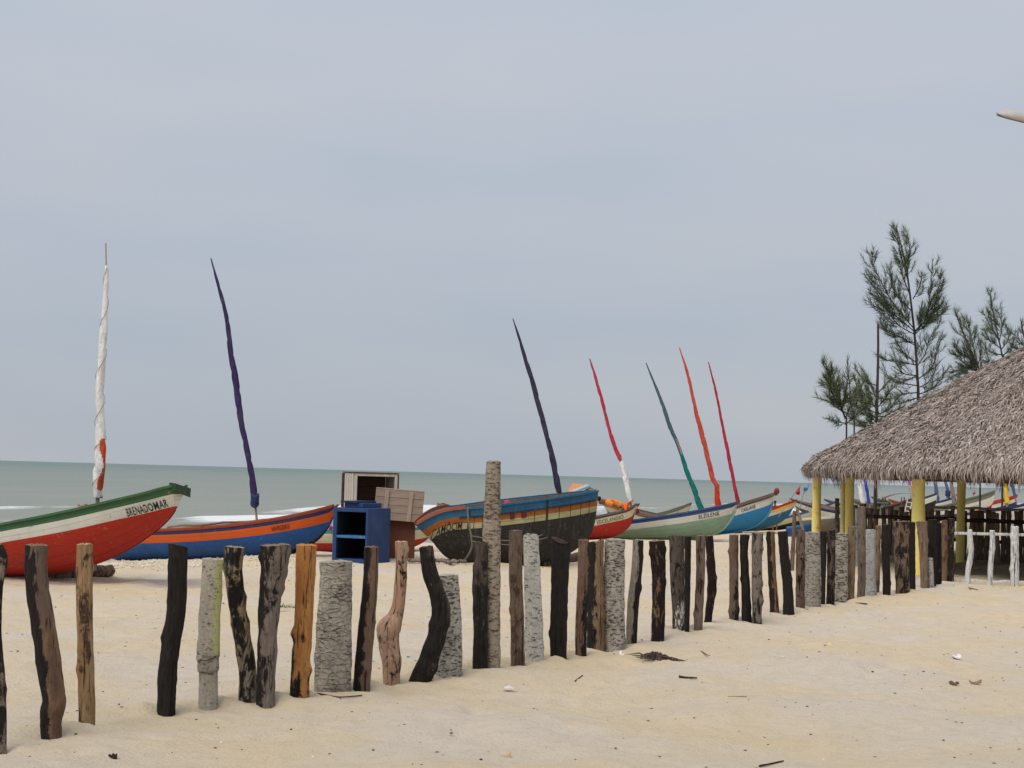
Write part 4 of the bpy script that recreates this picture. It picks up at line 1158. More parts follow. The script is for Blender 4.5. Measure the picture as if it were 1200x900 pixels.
plank_child('inner_side', (sw - .012, sdp / 2, sh / 2), (.02, sdp - .04, sh - .004), PALEW, scr)
plank_child('bottom_panel', (sw / 2, sdp / 2, .012), (sw - .06, sdp - .05, .02), CRIN, scr)
plank_child('top_panel', (sw / 2, sdp / 2 + .01, sh - .0), (sw - .004, sdp - .04, .02), CRIN, scr)

# ================================================================== logs, ropes and driftwood near the hulls
LOGM = wood('grey_log', CGR, DBR, .42, seed=80)
LOGM2 = wood('brown_log', RBR, DBR, .5, seed=81)
def log_thing(name, a, b, ra, rb, mt, label, cat, group=None, seed=0, n=9, bend=0.0, bury=.25):
    """a, b: photo pixels of its ends on the sand"""
    A, B = gpt(*a), gpt(*b)
    r1 = ra * A.y / FPX; r2 = rb * B.y / FPX
    A.z += r1 * (1 - 2 * bury); B.z += r2 * (1 - 2 * bury)
    mb = MB(); pts, rad = [], []
    rr = random.Random(seed)
    for i in range(n):
        f = i / (n - 1)
        q = A.lerp(B, f); q += Vector((rr.uniform(-1, 1), rr.uniform(-1, 1), rr.uniform(-.4, .6))) * bend * max(r1, r2)
        pts.append(q - A); rad.append((r1 + (r2 - r1) * f))
    mb.tube(pts, rad, 10, jit=.12, seed=seed)
    mb.at = {'side': [0] * len(mb.v), 'height': [.5] * len(mb.v), 'cut': [0] * len(mb.v)}
    o = mb.build(name, mt, None, True, A)
    return tag(o, label, cat, group)
SL = 'logs propping up the boats'
log_thing('support_log', (52, 676), (92, 676), 5.5, 5.5, LOGM, 'pale grey log wedged under the red boat', 'log', SL, 1, bend=.3)
log_thing('support_log', (104, 676), (130, 672), 8, 6.5, LOGM2, 'brown log under the red boat, right end poking out beyond a slim tan post', 'log', SL, 2, bend=.15)
log_thing('support_log', (182, 654), (199, 655), 5.5, 5, LOGM, 'short log block under the blue boat with the orange stripe', 'log', SL, 3, bend=.1)
log_thing('support_log', (638, 664), (680, 656), 6, 6, LOGM2, 'dark log under the stern of the weathered black boat', 'log', SL, 4, bend=.2)
log_thing('support_log', (855, 626), (868, 625), 2.6, 2.6, LOGM2, 'small reddish log block below the bright blue bow', 'log', SL, 5, bend=.1)
A, B = at(196, 617.5, 29.6), at(322, 608.5, 31.2)
mb = MB(); mb.tube([(B - A) * (i / 8) + Vector((0, 0, .012 * math.sin(i * 1.9))) for i in range(9)], [.022, .024, .023, .022, .022, .02, .02, .018, .016], 8, jit=.08)
tag(mb.build('boat_pole', POLE, None, True, A), 'long bare pole lying along the inside of the orange striped blue boat', 'pole')
o = log_thing('driftwood_branch', (478, 660), (548, 662), 2.6, 2.2, LOGM, 'twisted grey driftwood branch on the sand below the weathered prow', 'driftwood', None, 6, 22, bend=1.3, bury=-.1)
def rope(label, pts, r, boat_y=-.6):
    P = [at(*q) for q in pts]
    C = catmull(np.array([tuple(q) for q in P]), 30)
    mb = MB(); o0 = Vector(C[0]); mb.tube([Vector(q) - o0 for q in C], r, 6)
    return tag(mb.build('rope', ROPE, None, True, o0), label, 'rope', 'ropes hanging on the weathered boat')
rope('grey rope hanging down the weathered prow next to its painted name', [(548,594,27.7),(549,610,27.7),(552,628,27.7),(553,640,27.75),(549,650,27.85),(543,658,28.0)], .016)
rope('two turn rope slung along the dark side of the weathered hull', [(552,628,27.7),(570,631,27.85),(590,633.5,28.0),(612,632,28.2),(632,628,28.5),(650,622,29.0)], .011)
rope('lower slack rope slung along the dark side of the weathered hull', [(553,634,27.7),(575,637,27.8),(600,638,28.0),(625,634,28.3),(648,628,28.8)], .009)

# ================================================================== things lying on the boats
def flag_mesh(name, corners, mt, label, cat, wave=.04, n=6):
    A, B, C_, D = [at(*q) for q in corners]
    mb = MB(); vs, fs = [], []
    o0 = A.copy()
    for i in range(n + 1):
        for j in range(n + 1):
            f, g_ = i / n, j / n
            q = A.lerp(B, f).lerp(D.lerp(C_, f), g_)
            q.y += wave * math.sin(f * 7 + g_ * 4)
            vs.append(q - o0)
    for i in range(n):
        for j in range(n):
            a_ = i * (n + 1) + j
            fs.append((a_, a_ + n + 1, a_ + n + 2, a_ + 1))
    mb.add(vs, fs)
    o = mb.build(name, mt, None, True, o0)
    md = o.modifiers.new('thickness', 'SOLIDIFY'); md.thickness = .004
    return tag(o, label, cat) if label else o
def marker(label, pole, cl, mt, group='marker flags of the fishermen', pr=.012):
    P = [at(*q) for q in pole]
    root = empty('marker_flag', P[0], 0, label, 'flag', group)
    mb = MB(); mb.tube([q - P[0] for q in P], pr, 6); mb.build('pole', POLE, root)
    f = flag_mesh('flag_cloth', cl, mt, None, None)
    f.parent = root; f.location = Vector(f.location) - P[0]
    return root
marker('orange cloth marker flag lying across the red and cream bow', [(723,600,41.3),(742,586,41.5)], [(729,592,41.25),(742,585.5,41.4),(739,590,41.35),(733,599,41.2)], cloth('orange_flag', lin(226, 100, 34)))
marker('small red flag on a thin slanting pole above the turquoise bow', [(912,606,52),(923,590,52),(938,568,52)], [(938,570,52),(937,580,52),(935,580,52),(932,578,52)], cloth('red_flag', lin(206, 40, 62)))
marker('light blue flag beside the small red one left of the yellow pillar', [(936,600,53),(941,580,53),(949,566,53)], [(949,566.5,53),(946,575,53),(941,577,53),(942,571,53)], C_LBL)
marker('bright red flag left of the shaded yellow pillar under the eave', [(1121,594,60),(1124,574,60)], [(1124.5,576,60),(1124.5,583.5,60),(1122,582,60),(1119.5,580,60)], cloth('scarlet_flag', lin(222, 30, 46)))
marker('pinkish red flag over the dark green edged boat', [(1139,590,70),(1142,573,70)], [(1143.5,575.5,70),(1143,579,70),(1140,580,70),(1139.5,577.5,70)], cloth('pink_flag', lin(224, 84, 92)))

# boards and sticks on the stern of the weathered boat
def board(name, c4, thick, mt, label, cat):
    Q = [at(*q) for q in c4]
    nrm = (Q[1] - Q[0]).cross(Q[3] - Q[0]).normalized() * thick
    o0 = Q[0].copy()
    mb = MB(); vs = [q - o0 for q in Q] + [q - o0 + nrm for q in Q]
    mb.add(vs, [(0, 1, 2, 3), (7, 6, 5, 4), (0, 4, 5, 1), (1, 5, 6, 2), (2, 6, 7, 3), (3, 7, 4, 0)])
    return tag(mb.build(name, mt, None, False, o0, .006), label, cat)
board('hatch_board', [(665,577,30.1),(679,577.5,30.0),(684,569,30.9),(671,568.5,31.0)], .03, paint('worn_orange_board', lin(216, 132, 62), .5, .6, .58, lin(190, 170, 140)), 'worn orange hatch board lying tilted on the stern of the weathered boat', 'board')
board('deck_board', [(648,586,29.6),(654,586.5,29.5),(691,570.5,30.4),(687,569.5,30.6)], .035, paint('pale_blue_board', lin(160, 182, 188), .4), 'pale blue plank slanting up over the stern of the weathered boat', 'board')
SLAB = ('stick with its tip highest', 'short thick pale stick lowest', 'thin grey stick sloping down', 'stubby pale stick furthest left')
for k, (a, b) in enumerate((((686,578),(699,573)), ((687,573),(697,577)), ((690,571.5),(698,574.5)), ((684,576),(692,571)))):
    A, B = at(*a, 30.3 + .08 * k), at(*b, 30.4 + .08 * k)
    mb = MB(); mb.tube([Vector(), B - A], .014, 6)
    tag(mb.build('stick', LOGM if k % 2 else POLE, None, False, A), SLAB[k] + ' among the stern clutter of the weathered boat', 'stick', 'loose sticks on the stern of the weathered boat')
def lump(name, c, r_px, mt, label, cat, sq=(1, 1, 1), seed=0):
    P = at(*c); r = r_px * c[2] / FPX
    bm = bmesh.new(); bmesh.ops.create_icosphere(bm, subdivisions=3, radius=r)
    for v_ in bm.verts:
        k = 1 + .25 * mnoise.noise(v_.co / r * 1.4 + Vector((seed, 0, 0)))
        v_.co = Vector((v_.co.x * k * sq[0], v_.co.y * k * sq[1], v_.co.z * k * sq[2]))
    me = bpy.data.meshes.new(name); bm.to_mesh(me); me.materials.append(mt)
    me.polygons.foreach_set('use_smooth', [True] * len(me.polygons))
    o = bpy.data.objects.new(name, me); COL.objects.link(o); o.location = P
    return tag(o, label, cat)
lump('cloth_bundle', (594.5, 589.5, 28.9), 4, cloth('faded_red_bundle', lin(186, 74, 82)), 'faded red cloth bundle just right of the tallest post', 'bundle', (1.1, 1, .9), 1)
lump('fishing_float', (387.5, 618.5, 32.6), 2.6, cloth('magenta_float', lin(164, 62, 120)), 'magenta float between the blue bow and the blue cabinet', 'float', (.9, .9, 1.1), 2)
lump('fishing_float', (746.8, 599, 41.6), 2.9, cloth('dark_red_float', lin(120, 30, 46)), 'dark red float hung at the tip of the red and cream bow', 'float', (.85, .85, 1.15), 3)
lump('outboard_motor', (1029, 590, 47.3), 4.6, plain('black_motor_cowl', lin(38, 42, 50), .5, .2), None, None, (1.25, .9, .75), 4)
om = bpy.data.objects['outboard_motor']; tag(om, 'dark outboard motor on the old brown hull behind the palisade', 'motor')
for nm, dx, s_ in (('clamp_bracket', -.1, (.06, .05, .3)), ('drive_shaft', .09, (.06, .07, .34))):
    plank_child(nm, (dx, -.06, -.2), s_, plain('grey_motor_metal', lin(126, 132, 138), .4, .2), om)
plank_child('steering_arm', (.1, -.12, .02), (.34, .03, .03), plain('grey_motor_metal2', lin(110, 116, 120), .4, .2), om)

# arched canopy and ladder on the old brown hull
can = empty('canopy', at(1058, 585, 48.5), R(-18), 'grey arched canopy lying over the old brown hull', 'canopy')
mb = MB(); vs, fs = [], []
for i in range(11):
    f = i / 10
    x = -.62 + 1.24 * f; z = .06 + .16 * (1 - (2 * f - 1) ** 2) ** .8 - .1 * (1 - f)
    vs += [(x, -.55, z), (x, .55, z), (x, -.55, z + .025), (x, .55, z + .025)]
for i in range(10):
    a_ = i * 4
    fs += [(a_, a_ + 1, a_ + 5, a_ + 4), (a_ + 2, a_ + 6, a_ + 7, a_ + 3), (a_, a_ + 4, a_ + 6, a_ + 2), (a_ + 1, a_ + 3, a_ + 7, a_ + 5)]
mb.add(vs, fs); mb.build('canopy_cover', plain('grey_tarpaulin', lin(150, 148, 142), .7, .2), can, True)
for sx in (-.55, 0, .5):
    plank_child('canopy_post', (sx, -.5, -.12), (.03, .03, .36), BRTR, can)
    plank_child('canopy_post', (sx, .5, -.12), (.03, .03, .36), BRTR, can)
lad = empty('ladder', at(1063, 601, 46.5), R(-20), 'little pale ladder leaning by the old brown hull behind the palisade', 'ladder')
lad.rotation_euler = (R(-12), R(10), R(-20))
for sx in (-.07, .07): plank_child('rail', (sx, 0, .17), (.028, .025, .46), PALEW, lad)
for k in range(3): plank_child('rung', (0, 0, .05 + .13 * k), (.11, .02, .025), PALEW, lad)

# poles standing behind the posts
def pole(label, pts, mt, name='driftwood_pole', cat='pole', seed=5):
    by = gpt(*pts[-1][:2])
    Y = pts[0][3] if len(pts[0]) > 3 else by.y
    base = by if len(pts[0]) <= 3 else at(pts[-1][0], pts[-1][1], Y)
    mb = post_mesh(name, [q[:3] for q in pts], Y, mt, seed=seed, origin=base, n=10)
    return tag(mb.build(name, mt, None, True, base), label, cat)
pole('thin brown driftwood pole standing behind the jet black leaning post', [(931,599,4.5),(930,630,5),(928,668,5.5)], wood('pole_wood', lin(126, 104, 88), DBR, .4, seed=50))
pole('dark straight stake between the two left yellow pillars', [(981,584,5),(981,605,5),(981,636,5)], wood('dark_stake', lin(70, 60, 56), BLK, .5, seed=51), 'dark_stake', 'stake', 6)
pole('thin bluish grey pole left of the tall grey brown post under the eave', [(1004,596,4),(1004,630,4),(1004,664,4)], palm('bluish_pole', lin(150, 156, 164), lin(92, 92, 96), .3, seed=52), 'bluish_pole', 'pole', 7)
A, B = at(934, 596, 31), gpt(948, 652)
B = at(948, 650, 30.6); mb = MB(); mb.tube([Vector(), (B - A) * .5 + Vector((.01, 0, .01)), B - A], [.028, .03, .032], 8, jit=.1)
mb.at = {'side': [0] * len(mb.v), 'height': [.5] * len(mb.v), 'cut': [0] * len(mb.v)}
tag(mb.build('prop_stick', wood('prop_wood', lin(150, 126, 100), DBR, .3, seed=53), None, True, A), 'tan prop stick leaning right from the head of the thin driftwood pole', 'stick')

# ================================================================== the thatched hut
hut = empty('thatched_hut', (HUT.x, HUT.y, gz(HUT.x, HUT.y)), 0, 'open hut with a dry palm thatch roof on yellow round pillars', 'hut')
HZ = hut.location.z
RR, APEX, EZ = 7.95, 6.1, 2.02
ERAD = .33                                     # the eave is a thick rolled edge
def roof_path(s):
    """(r, z) along the slope: the cone, the rolled eave, then straight down"""
    s = np.asarray(s, float)
    a = math.atan2(APEX - EZ, RR - ERAD)
    sl = (RR - ERAD) / math.cos(a)
    f = np.clip(s / sl, 0, 1)
    r1 = (RR - ERAD) * f; z1 = APEX - (APEX - EZ) * f + .1 * np.sin(math.pi * f)
    t = np.clip((s - sl) / ERAD, 0, math.pi / 2 - a)
    r2 = ERAD * (np.sin(a + t) - math.sin(a)); z2 = -ERAD * (math.cos(a) - np.cos(a + t))
    d = np.maximum(0, s - sl - ERAD * (math.pi / 2 - a))
    return r1 + r2 - .12 * d, z1 + z2 - d
SL = (RR - ERAD) / math.cos(math.atan2(APEX - EZ, RR - ERAD))
def roof_z(r): return float(np.interp(r, *roof_path(np.linspace(0, SL + .3, 200))))
DARKTH = plain('under_thatch', lin(96, 78, 62), .95, .4, 12, .6)
mb = MB(); NS, NR_ = 72, 20
for j in range(NR_ + 1):
    r_ = .05 + (RR - .16 - .05) * j / NR_
    for k in range(NS):
        t = 2 * math.pi * k / NS
        mb.v.append((math.cos(t) * r_, math.sin(t) * r_, roof_z(r_) - .07))
for j in range(NR_ + 1):
    r_ = .05 + (RR - .22 - .05) * j / NR_
    for k in range(NS):
        t = 2 * math.pi * k / NS
        mb.v.append((math.cos(t) * r_, math.sin(t) * r_, roof_z(r_) - .24))
off = (NR_ + 1) * NS
for j in range(NR_):
    for k in range(NS):
        k2 = (k + 1) % NS
        mb.f.append((j * NS + k, (j + 1) * NS + k, (j + 1) * NS + k2, j * NS + k2)); mb.m.append(0)
        mb.f.append((off + j * NS + k2, off + (j + 1) * NS + k2, off + (j + 1) * NS + k, off + j * NS + k)); mb.m.append(0)
for k in range(NS):
    k2 = (k + 1) % NS
    mb.f.append((NR_ * NS + k, off + NR_ * NS + k, off + NR_ * NS + k2, NR_ * NS + k2)); mb.m.append(0)
mb.f.append(tuple(range(NS))); mb.m.append(0)
mb.build('roof', DARKTH, hut, True)

# dry palm blades laid in courses, each a folded strip; a shaggy fringe at the eave
m = NT('dry_palm_thatch')
gi = m.n('NewGeometry')
rnd = gi.outputs['Random Per Island']
rp = m.n('ValToRGB'); cr = rp.color_ramp
cr.elements[0].position = 0; cr.elements[0].color = lin(106, 95, 88)
cr.elements[1].position = 1; cr.elements[1].color = lin(204, 192, 182)
e = cr.elements.new(.3); e.color = lin(144, 131, 123)
e = cr.elements.new(.75); e.color = lin(168, 155, 147)
m.l(rnd, rp.inputs['Fac'])
patch = m.noise(m.coord(), .9, 5, .65)
pc_ = m.mix(m.ramp(patch, .35, .7), rp.outputs['Color'], lin(142, 125, 113), 'MIX')
c = m.mix(.25, rp.outputs['Color'], pc_)
c = m.mix(m.math('MULTIPLY', m.ramp(m.noise(m.coord((1, 1, 1)), 3.3, 4), .5, .75), .35), c, lin(146, 124, 106))
THATCH = m.fin(c, .95, .12)
def strips(name, N, fringe):
    th = rng.uniform(0, 2 * math.pi, N)
    if fringe:
        s0 = SL + rng.uniform(-.3, .2, N)
        ln = rng.uniform(.1, .34, N) * (1 + .35 * np.sin(th * 13) * np.sin(th * 5.3 + 1) + .3 * np.sin(th * 71 + 2 * np.sin(th * 29)))
        wd = rng.uniform(.007, .02, N)
        ang = rng.normal(0, .26, N)
        lift = rng.uniform(-.1, .05, N)
    else:
        s0 = (SL + .12) * np.sqrt(rng.uniform(0.0002, 1, N))
        course = np.round(s0 / .2) * .2 + .03 * np.sin(th * 40)
        s0 = np.where(rng.uniform(0, 1, N) < .5, course + rng.normal(0, .03, N), s0)
        s0 = np.maximum(s0, .02)
        ln = rng.uniform(.10, .32, N)
        wd = rng.uniform(.006, .019, N)
        ang = rng.normal(0, .5, N)
        lift = rng.uniform(.0, .04, N)
    big = .018 * (np.sin(th * 23 + s0 * 3) + np.sin(th * 41 - s0 * 5))
    seg = 3
    pts = np.zeros((N, seg, 3))
    for s_ in range(seg):
        f = s_ / (seg - 1)
        ss = s0 + ln * f * np.cos(ang)
        rr_, zz = roof_path(ss)
        nr = np.where(ss > SL, .8, .45); nz_ = np.where(ss > SL, .25, .9)
        up = lift + big + .03 * (1 - (2 * f - 1) ** 2) + rng.normal(0, .012, N) + (.03 * f if fringe else .012 * f)
        rr_ = rr_ + nr * up; zz = zz + nz_ * up
        tt = th + ln * f * np.sin(ang) / np.maximum(rr_, .4)
        pts[:, s_, 0] = np.cos(tt) * rr_; pts[:, s_, 1] = np.sin(tt) * rr_; pts[:, s_, 2] = zz
    tang = np.stack([-np.sin(th), np.cos(th), rng.normal(0, .45, N)], -1)
    tang /= np.linalg.norm(tang, axis=1)[:, None]
    wprof = [.7, 1.0, .25]
    V_ = np.zeros((N, seg * 2, 3))
    for s_ in range(seg):
        V_[:, s_ * 2] = pts[:, s_] - tang * (wd * wprof[s_])[:, None] / 2 * 1.6
        V_[:, s_ * 2 + 1] = pts[:, s_] + tang * (wd * wprof[s_])[:, None] / 2 * 1.6
    q = np.array([[0, 1, 3, 2], [2, 3, 5, 4]])
    F = (np.arange(N)[:, None, None] * seg * 2 + q[None]).reshape(-1)
    me = bpy.data.meshes.new(name)
    me.vertices.add(N * seg * 2); me.vertices.foreach_set('co', V_.reshape(-1).astype(np.float32))
    nf = N * 2
    me.loops.add(nf * 4); me.loops.foreach_set('vertex_index', F.astype(np.int32))
    me.polygons.add(nf)
    me.polygons.foreach_set('loop_start', (np.arange(nf) * 4).astype(np.int32)); me.polygons.foreach_set('loop_total', np.full(nf, 4, np.int32))
    me.update(calc_edges=True)
    me.materials.append(THATCH)
    o = bpy.data.objects.new(name, me); COL.objects.link(o); o.parent = hut; o['kind'] = 'stuff'
    return o
strips('thatch', 330000, False)
strips('thatch_fringe', 34000, True)

m = NT('yellow_pillar_paint')
o_ = m.coord()
c = m.mix(m.ramp(m.noise(m.coord((1, 1, .3)), 5, 5, .6), .35, .75), lin(252, 236, 146), lin(244, 218, 118))
c = m.mix(m.math('MULTIPLY', m.ramp(m.noise(o_, 6, 6, .7), .56, .72), .6), c, lin(150, 124, 66))
c = m.mix(m.ramp(m.noise(o_, 22, 6, .75), .70, .74), c, lin(96, 78, 52))
m.bump(m.noise(m.coord((1, 1, .5)), 14, 5, .6), .4, .01)
YPIL = m.fin(c, .6, .3)
PEEL = plain('pale_peeled_pole', lin(212, 196, 138), .8, .3, 6)
def pillar(px0, px1, Y, wpx, top=1.95, mt=YPIL, seed=0):
    A = at(px0, 560, Y); B_ = at(px1, 650, Y)
    rr = wpx * .5 * Y / FPX
    dx = (B_.x - A.x) / max(.01, (A.z - B_.z))
    zb = gz(A.x, A.y) - .2
    pts = [(A.x + dx * (A.z - z), Y, z) for z in np.linspace(zb, top, 12)]
    mb = MB()
    mb.tube([Vector(p) - hut.location for p in pts], [rr * (1 + .05 * math.sin(i * 1.3 + seed) + .04 * (1 - i / 12)) for i in range(12)], 16, jit=.015, seed=seed)
    return mb.build('pillar', mt, hut, True)
pillar(1076.5, 1076, 30.0, 15.2, 2.1, seed=1)
pillar(957.5, 956, 35.4, 10, 2.0, seed=2)
pillar(994.5, 993.5, 33.4, 12.5, 2.0, seed=3)
pillar(988, 987, 33.0, 5.5, 1.72, PEEL, 4)
pillar(1127, 1125, 35, 9.5, 2.6, seed=5)
for a_ in (-75, -25, 25, 75, 118):
    x, y = HUT.x + 7.1 * math.cos(R(a_)), HUT.y + 7.1 * math.sin(R(a_))
    if x / y < .335: continue
    mb = MB(); mb.tube([Vector((x, y, z)) - hut.location for z in np.linspace(-.2, 2.1, 8)], .1, 14, jit=.015, seed=int(a_ + 90))
    mb.build('pillar', YPIL, hut, True)
BEAM = plain('dark_roof_pole', lin(92, 76, 62), .9, .3, 8)
mb = MB(); pts = [(7.1 * math.cos(t), 7.1 * math.sin(t), 1.98) for t in np.linspace(0, 2 * math.pi, 41)]
mb.tube(pts, .06, 8); mb.build('ring_beam', BEAM, hut, True)
for k in range(16):
    t = 2 * math.pi * (k + .3) / 16
    mb = MB(); mb.tube([(math.cos(t) * .3, math.sin(t) * .3, roof_z(.3) - .3), (math.cos(t) * 7.5, math.sin(t) * 7.5, roof_z(7.5) - .3)], .045, 7)
    mb.build('rafter', BEAM, hut, True)
mb = MB(); mb.tube([(0, 0, -.3), (0, 0, roof_z(.2) - .2)], .13, 14); mb.build('pillar', YPIL, hut, True)

# ================================================================== palisade behind the hut
A, B = at(1002, 650, 37.2), at(1240, 650, 36.0)
pal = empty('palisade', (A.x, A.y, gz(A.x, A.y)), math.atan2(B.y - A.y, B.x - A.x), 'dark palisade of upright sticks with two rails behind the thatched hut', 'fence')
plen = math.hypot(B.x - A.x, B.y - A.y)
smats = [wood('palisade_stick_%d' % k, c_, DBR, .3, seed=60 + k) for k, c_ in enumerate((lin(196, 172, 150), lin(174, 150, 130), lin(208, 188, 168), lin(156, 134, 118)))]
protos = []
for k in range(7):
    h_ = 1.08 + .06 * rng.uniform(-1, 1)
    mb = MB()
    rr = random.Random(k)
    rad = rr.uniform(.05, .068)
    pts = [(rr.uniform(-.012, .012), rr.uniform(-.01, .01), -.15 + (h_ + .15) * i / 8) for i in range(9)]
    mb.tube(pts, [rad * (1 + rr.uniform(-.12, .12)) for _ in pts], 9, jit=.08, seed=k)
    n_ = len(mb.v)
    mb.at = {'side': [0] * n_, 'height': [.5] * n_, 'cut': [0] * n_}
    protos.append((mb, smats[k % 4]))
proto_obj = {}
x = 0.0; k = 0
rp_ = random.Random(12)
while x < plen:
    q = rp_.randrange(7)
    if q not in proto_obj:
        mb, mt = protos[q]; o = mb.build('stake', mt, pal, True); proto_obj[q] = o
    else:
        o = proto_obj[q].copy(); COL.objects.link(o); o.parent = pal
    yy = rp_.uniform(-.025, .025)
    o.location = (x, yy, rp_.uniform(-.05, .06))
    o.rotation_euler = (R(rp_.uniform(-2, 2)), R(rp_.uniform(-3, 3)), rp_.uniform(0, 6.28))
    x += rp_.uniform(.095, .14) + (.05 if rp_.random() < .15 else 0)
RAILM = wood('palisade_rail', lin(92, 78, 68), DBR, .5, seed=70); RAILG = wood('grey_top_rail', lin(222, 212, 198), CGR, .3, seed=71)
def tubed(name, a, b, r, mt, parent, n=10, jit=.1, seed=0):
    mb = MB(); a, b = Vector(a), Vector(b)
    rr = random.Random(seed)
    mb.tube([a.lerp(b, i / n) + Vector((0, rr.uniform(-.01, .01), rr.uniform(-.012, .012))) for i in range(n + 1)], r, 9, jit=jit, seed=seed)
    nv = len(mb.v); mb.at = {'side': [0] * nv, 'height': [.5] * nv, 'cut': [0] * nv}
    return mb.build(name, mt, parent, True)
tubed('rail', (0, -.11, .88), (plen, -.11, .86), .045, RAILM, pal, 16, seed=1)
tubed('rail', (1.35, -.09, 1.13), (plen, -.09, 1.13), .028, RAILG, pal, 16, seed=2)
tubed('rail', (0, .11, .4), (plen, .11, .4), .04, RAILM, pal, 16, seed=3)

# ================================================================== white rail fence beside the hut
WFP = wood('whitewashed_wood', lin(250, 248, 244), lin(170, 162, 152), .3, seed=90, greyed=.12)
wf_o = gpt(1137, 684)
wf = empty('white_fence', wf_o, 0, 'low whitewashed rail fence of crooked posts in front of the hut floor', 'fence')
for k, pts in enumerate(([(1136.5,621,5.5),(1137,635,6.5),(1138,648,6),(1136,660,6.5),(1134,672,6),(1134,684,6.5)],
                         [(1163,622,6),(1163,640,6),(1161,660,6),(1160,684,6)],
                         [(1189,617,9.5),(1189,640,9.5),(1189,660,10),(1189,685,10.5)],
                         [(1216,622,6),(1217,650,6),(1216,685,6)])):
    mb = post_mesh('post', pts, wf_o.y, WFP, seed=200 + k, origin=wf_o, n=12)
    mb.build('post', WFP, wf, True)
a = at(1120, 625, wf_o.y + .02) - wf_o; b = at(1222, 627.5, wf_o.y + .02) - wf_o
mb = MB(); d = b - a; mb.box((a + b) / 2, (d.length, .03, .046), Matrix.Rotation(math.atan2(-d.z, d.x), 3, 'Y'))
for v_ in range(1): pass
nv = len(mb.v); mb.at = {'side': [0] * nv, 'height': [.5] * nv, 'cut': [0] * nv}
mb.build('rail', WFP, wf, bevel=.008).location.y += .07
a = gpt(1119, 683) - wf_o; b = gpt(1222, 686) - wf_o
tubed('ground_board', a + Vector((0, .16, .015)), b + Vector((0, .16, .015)), .045, WFP, wf, 12, .06, 4)

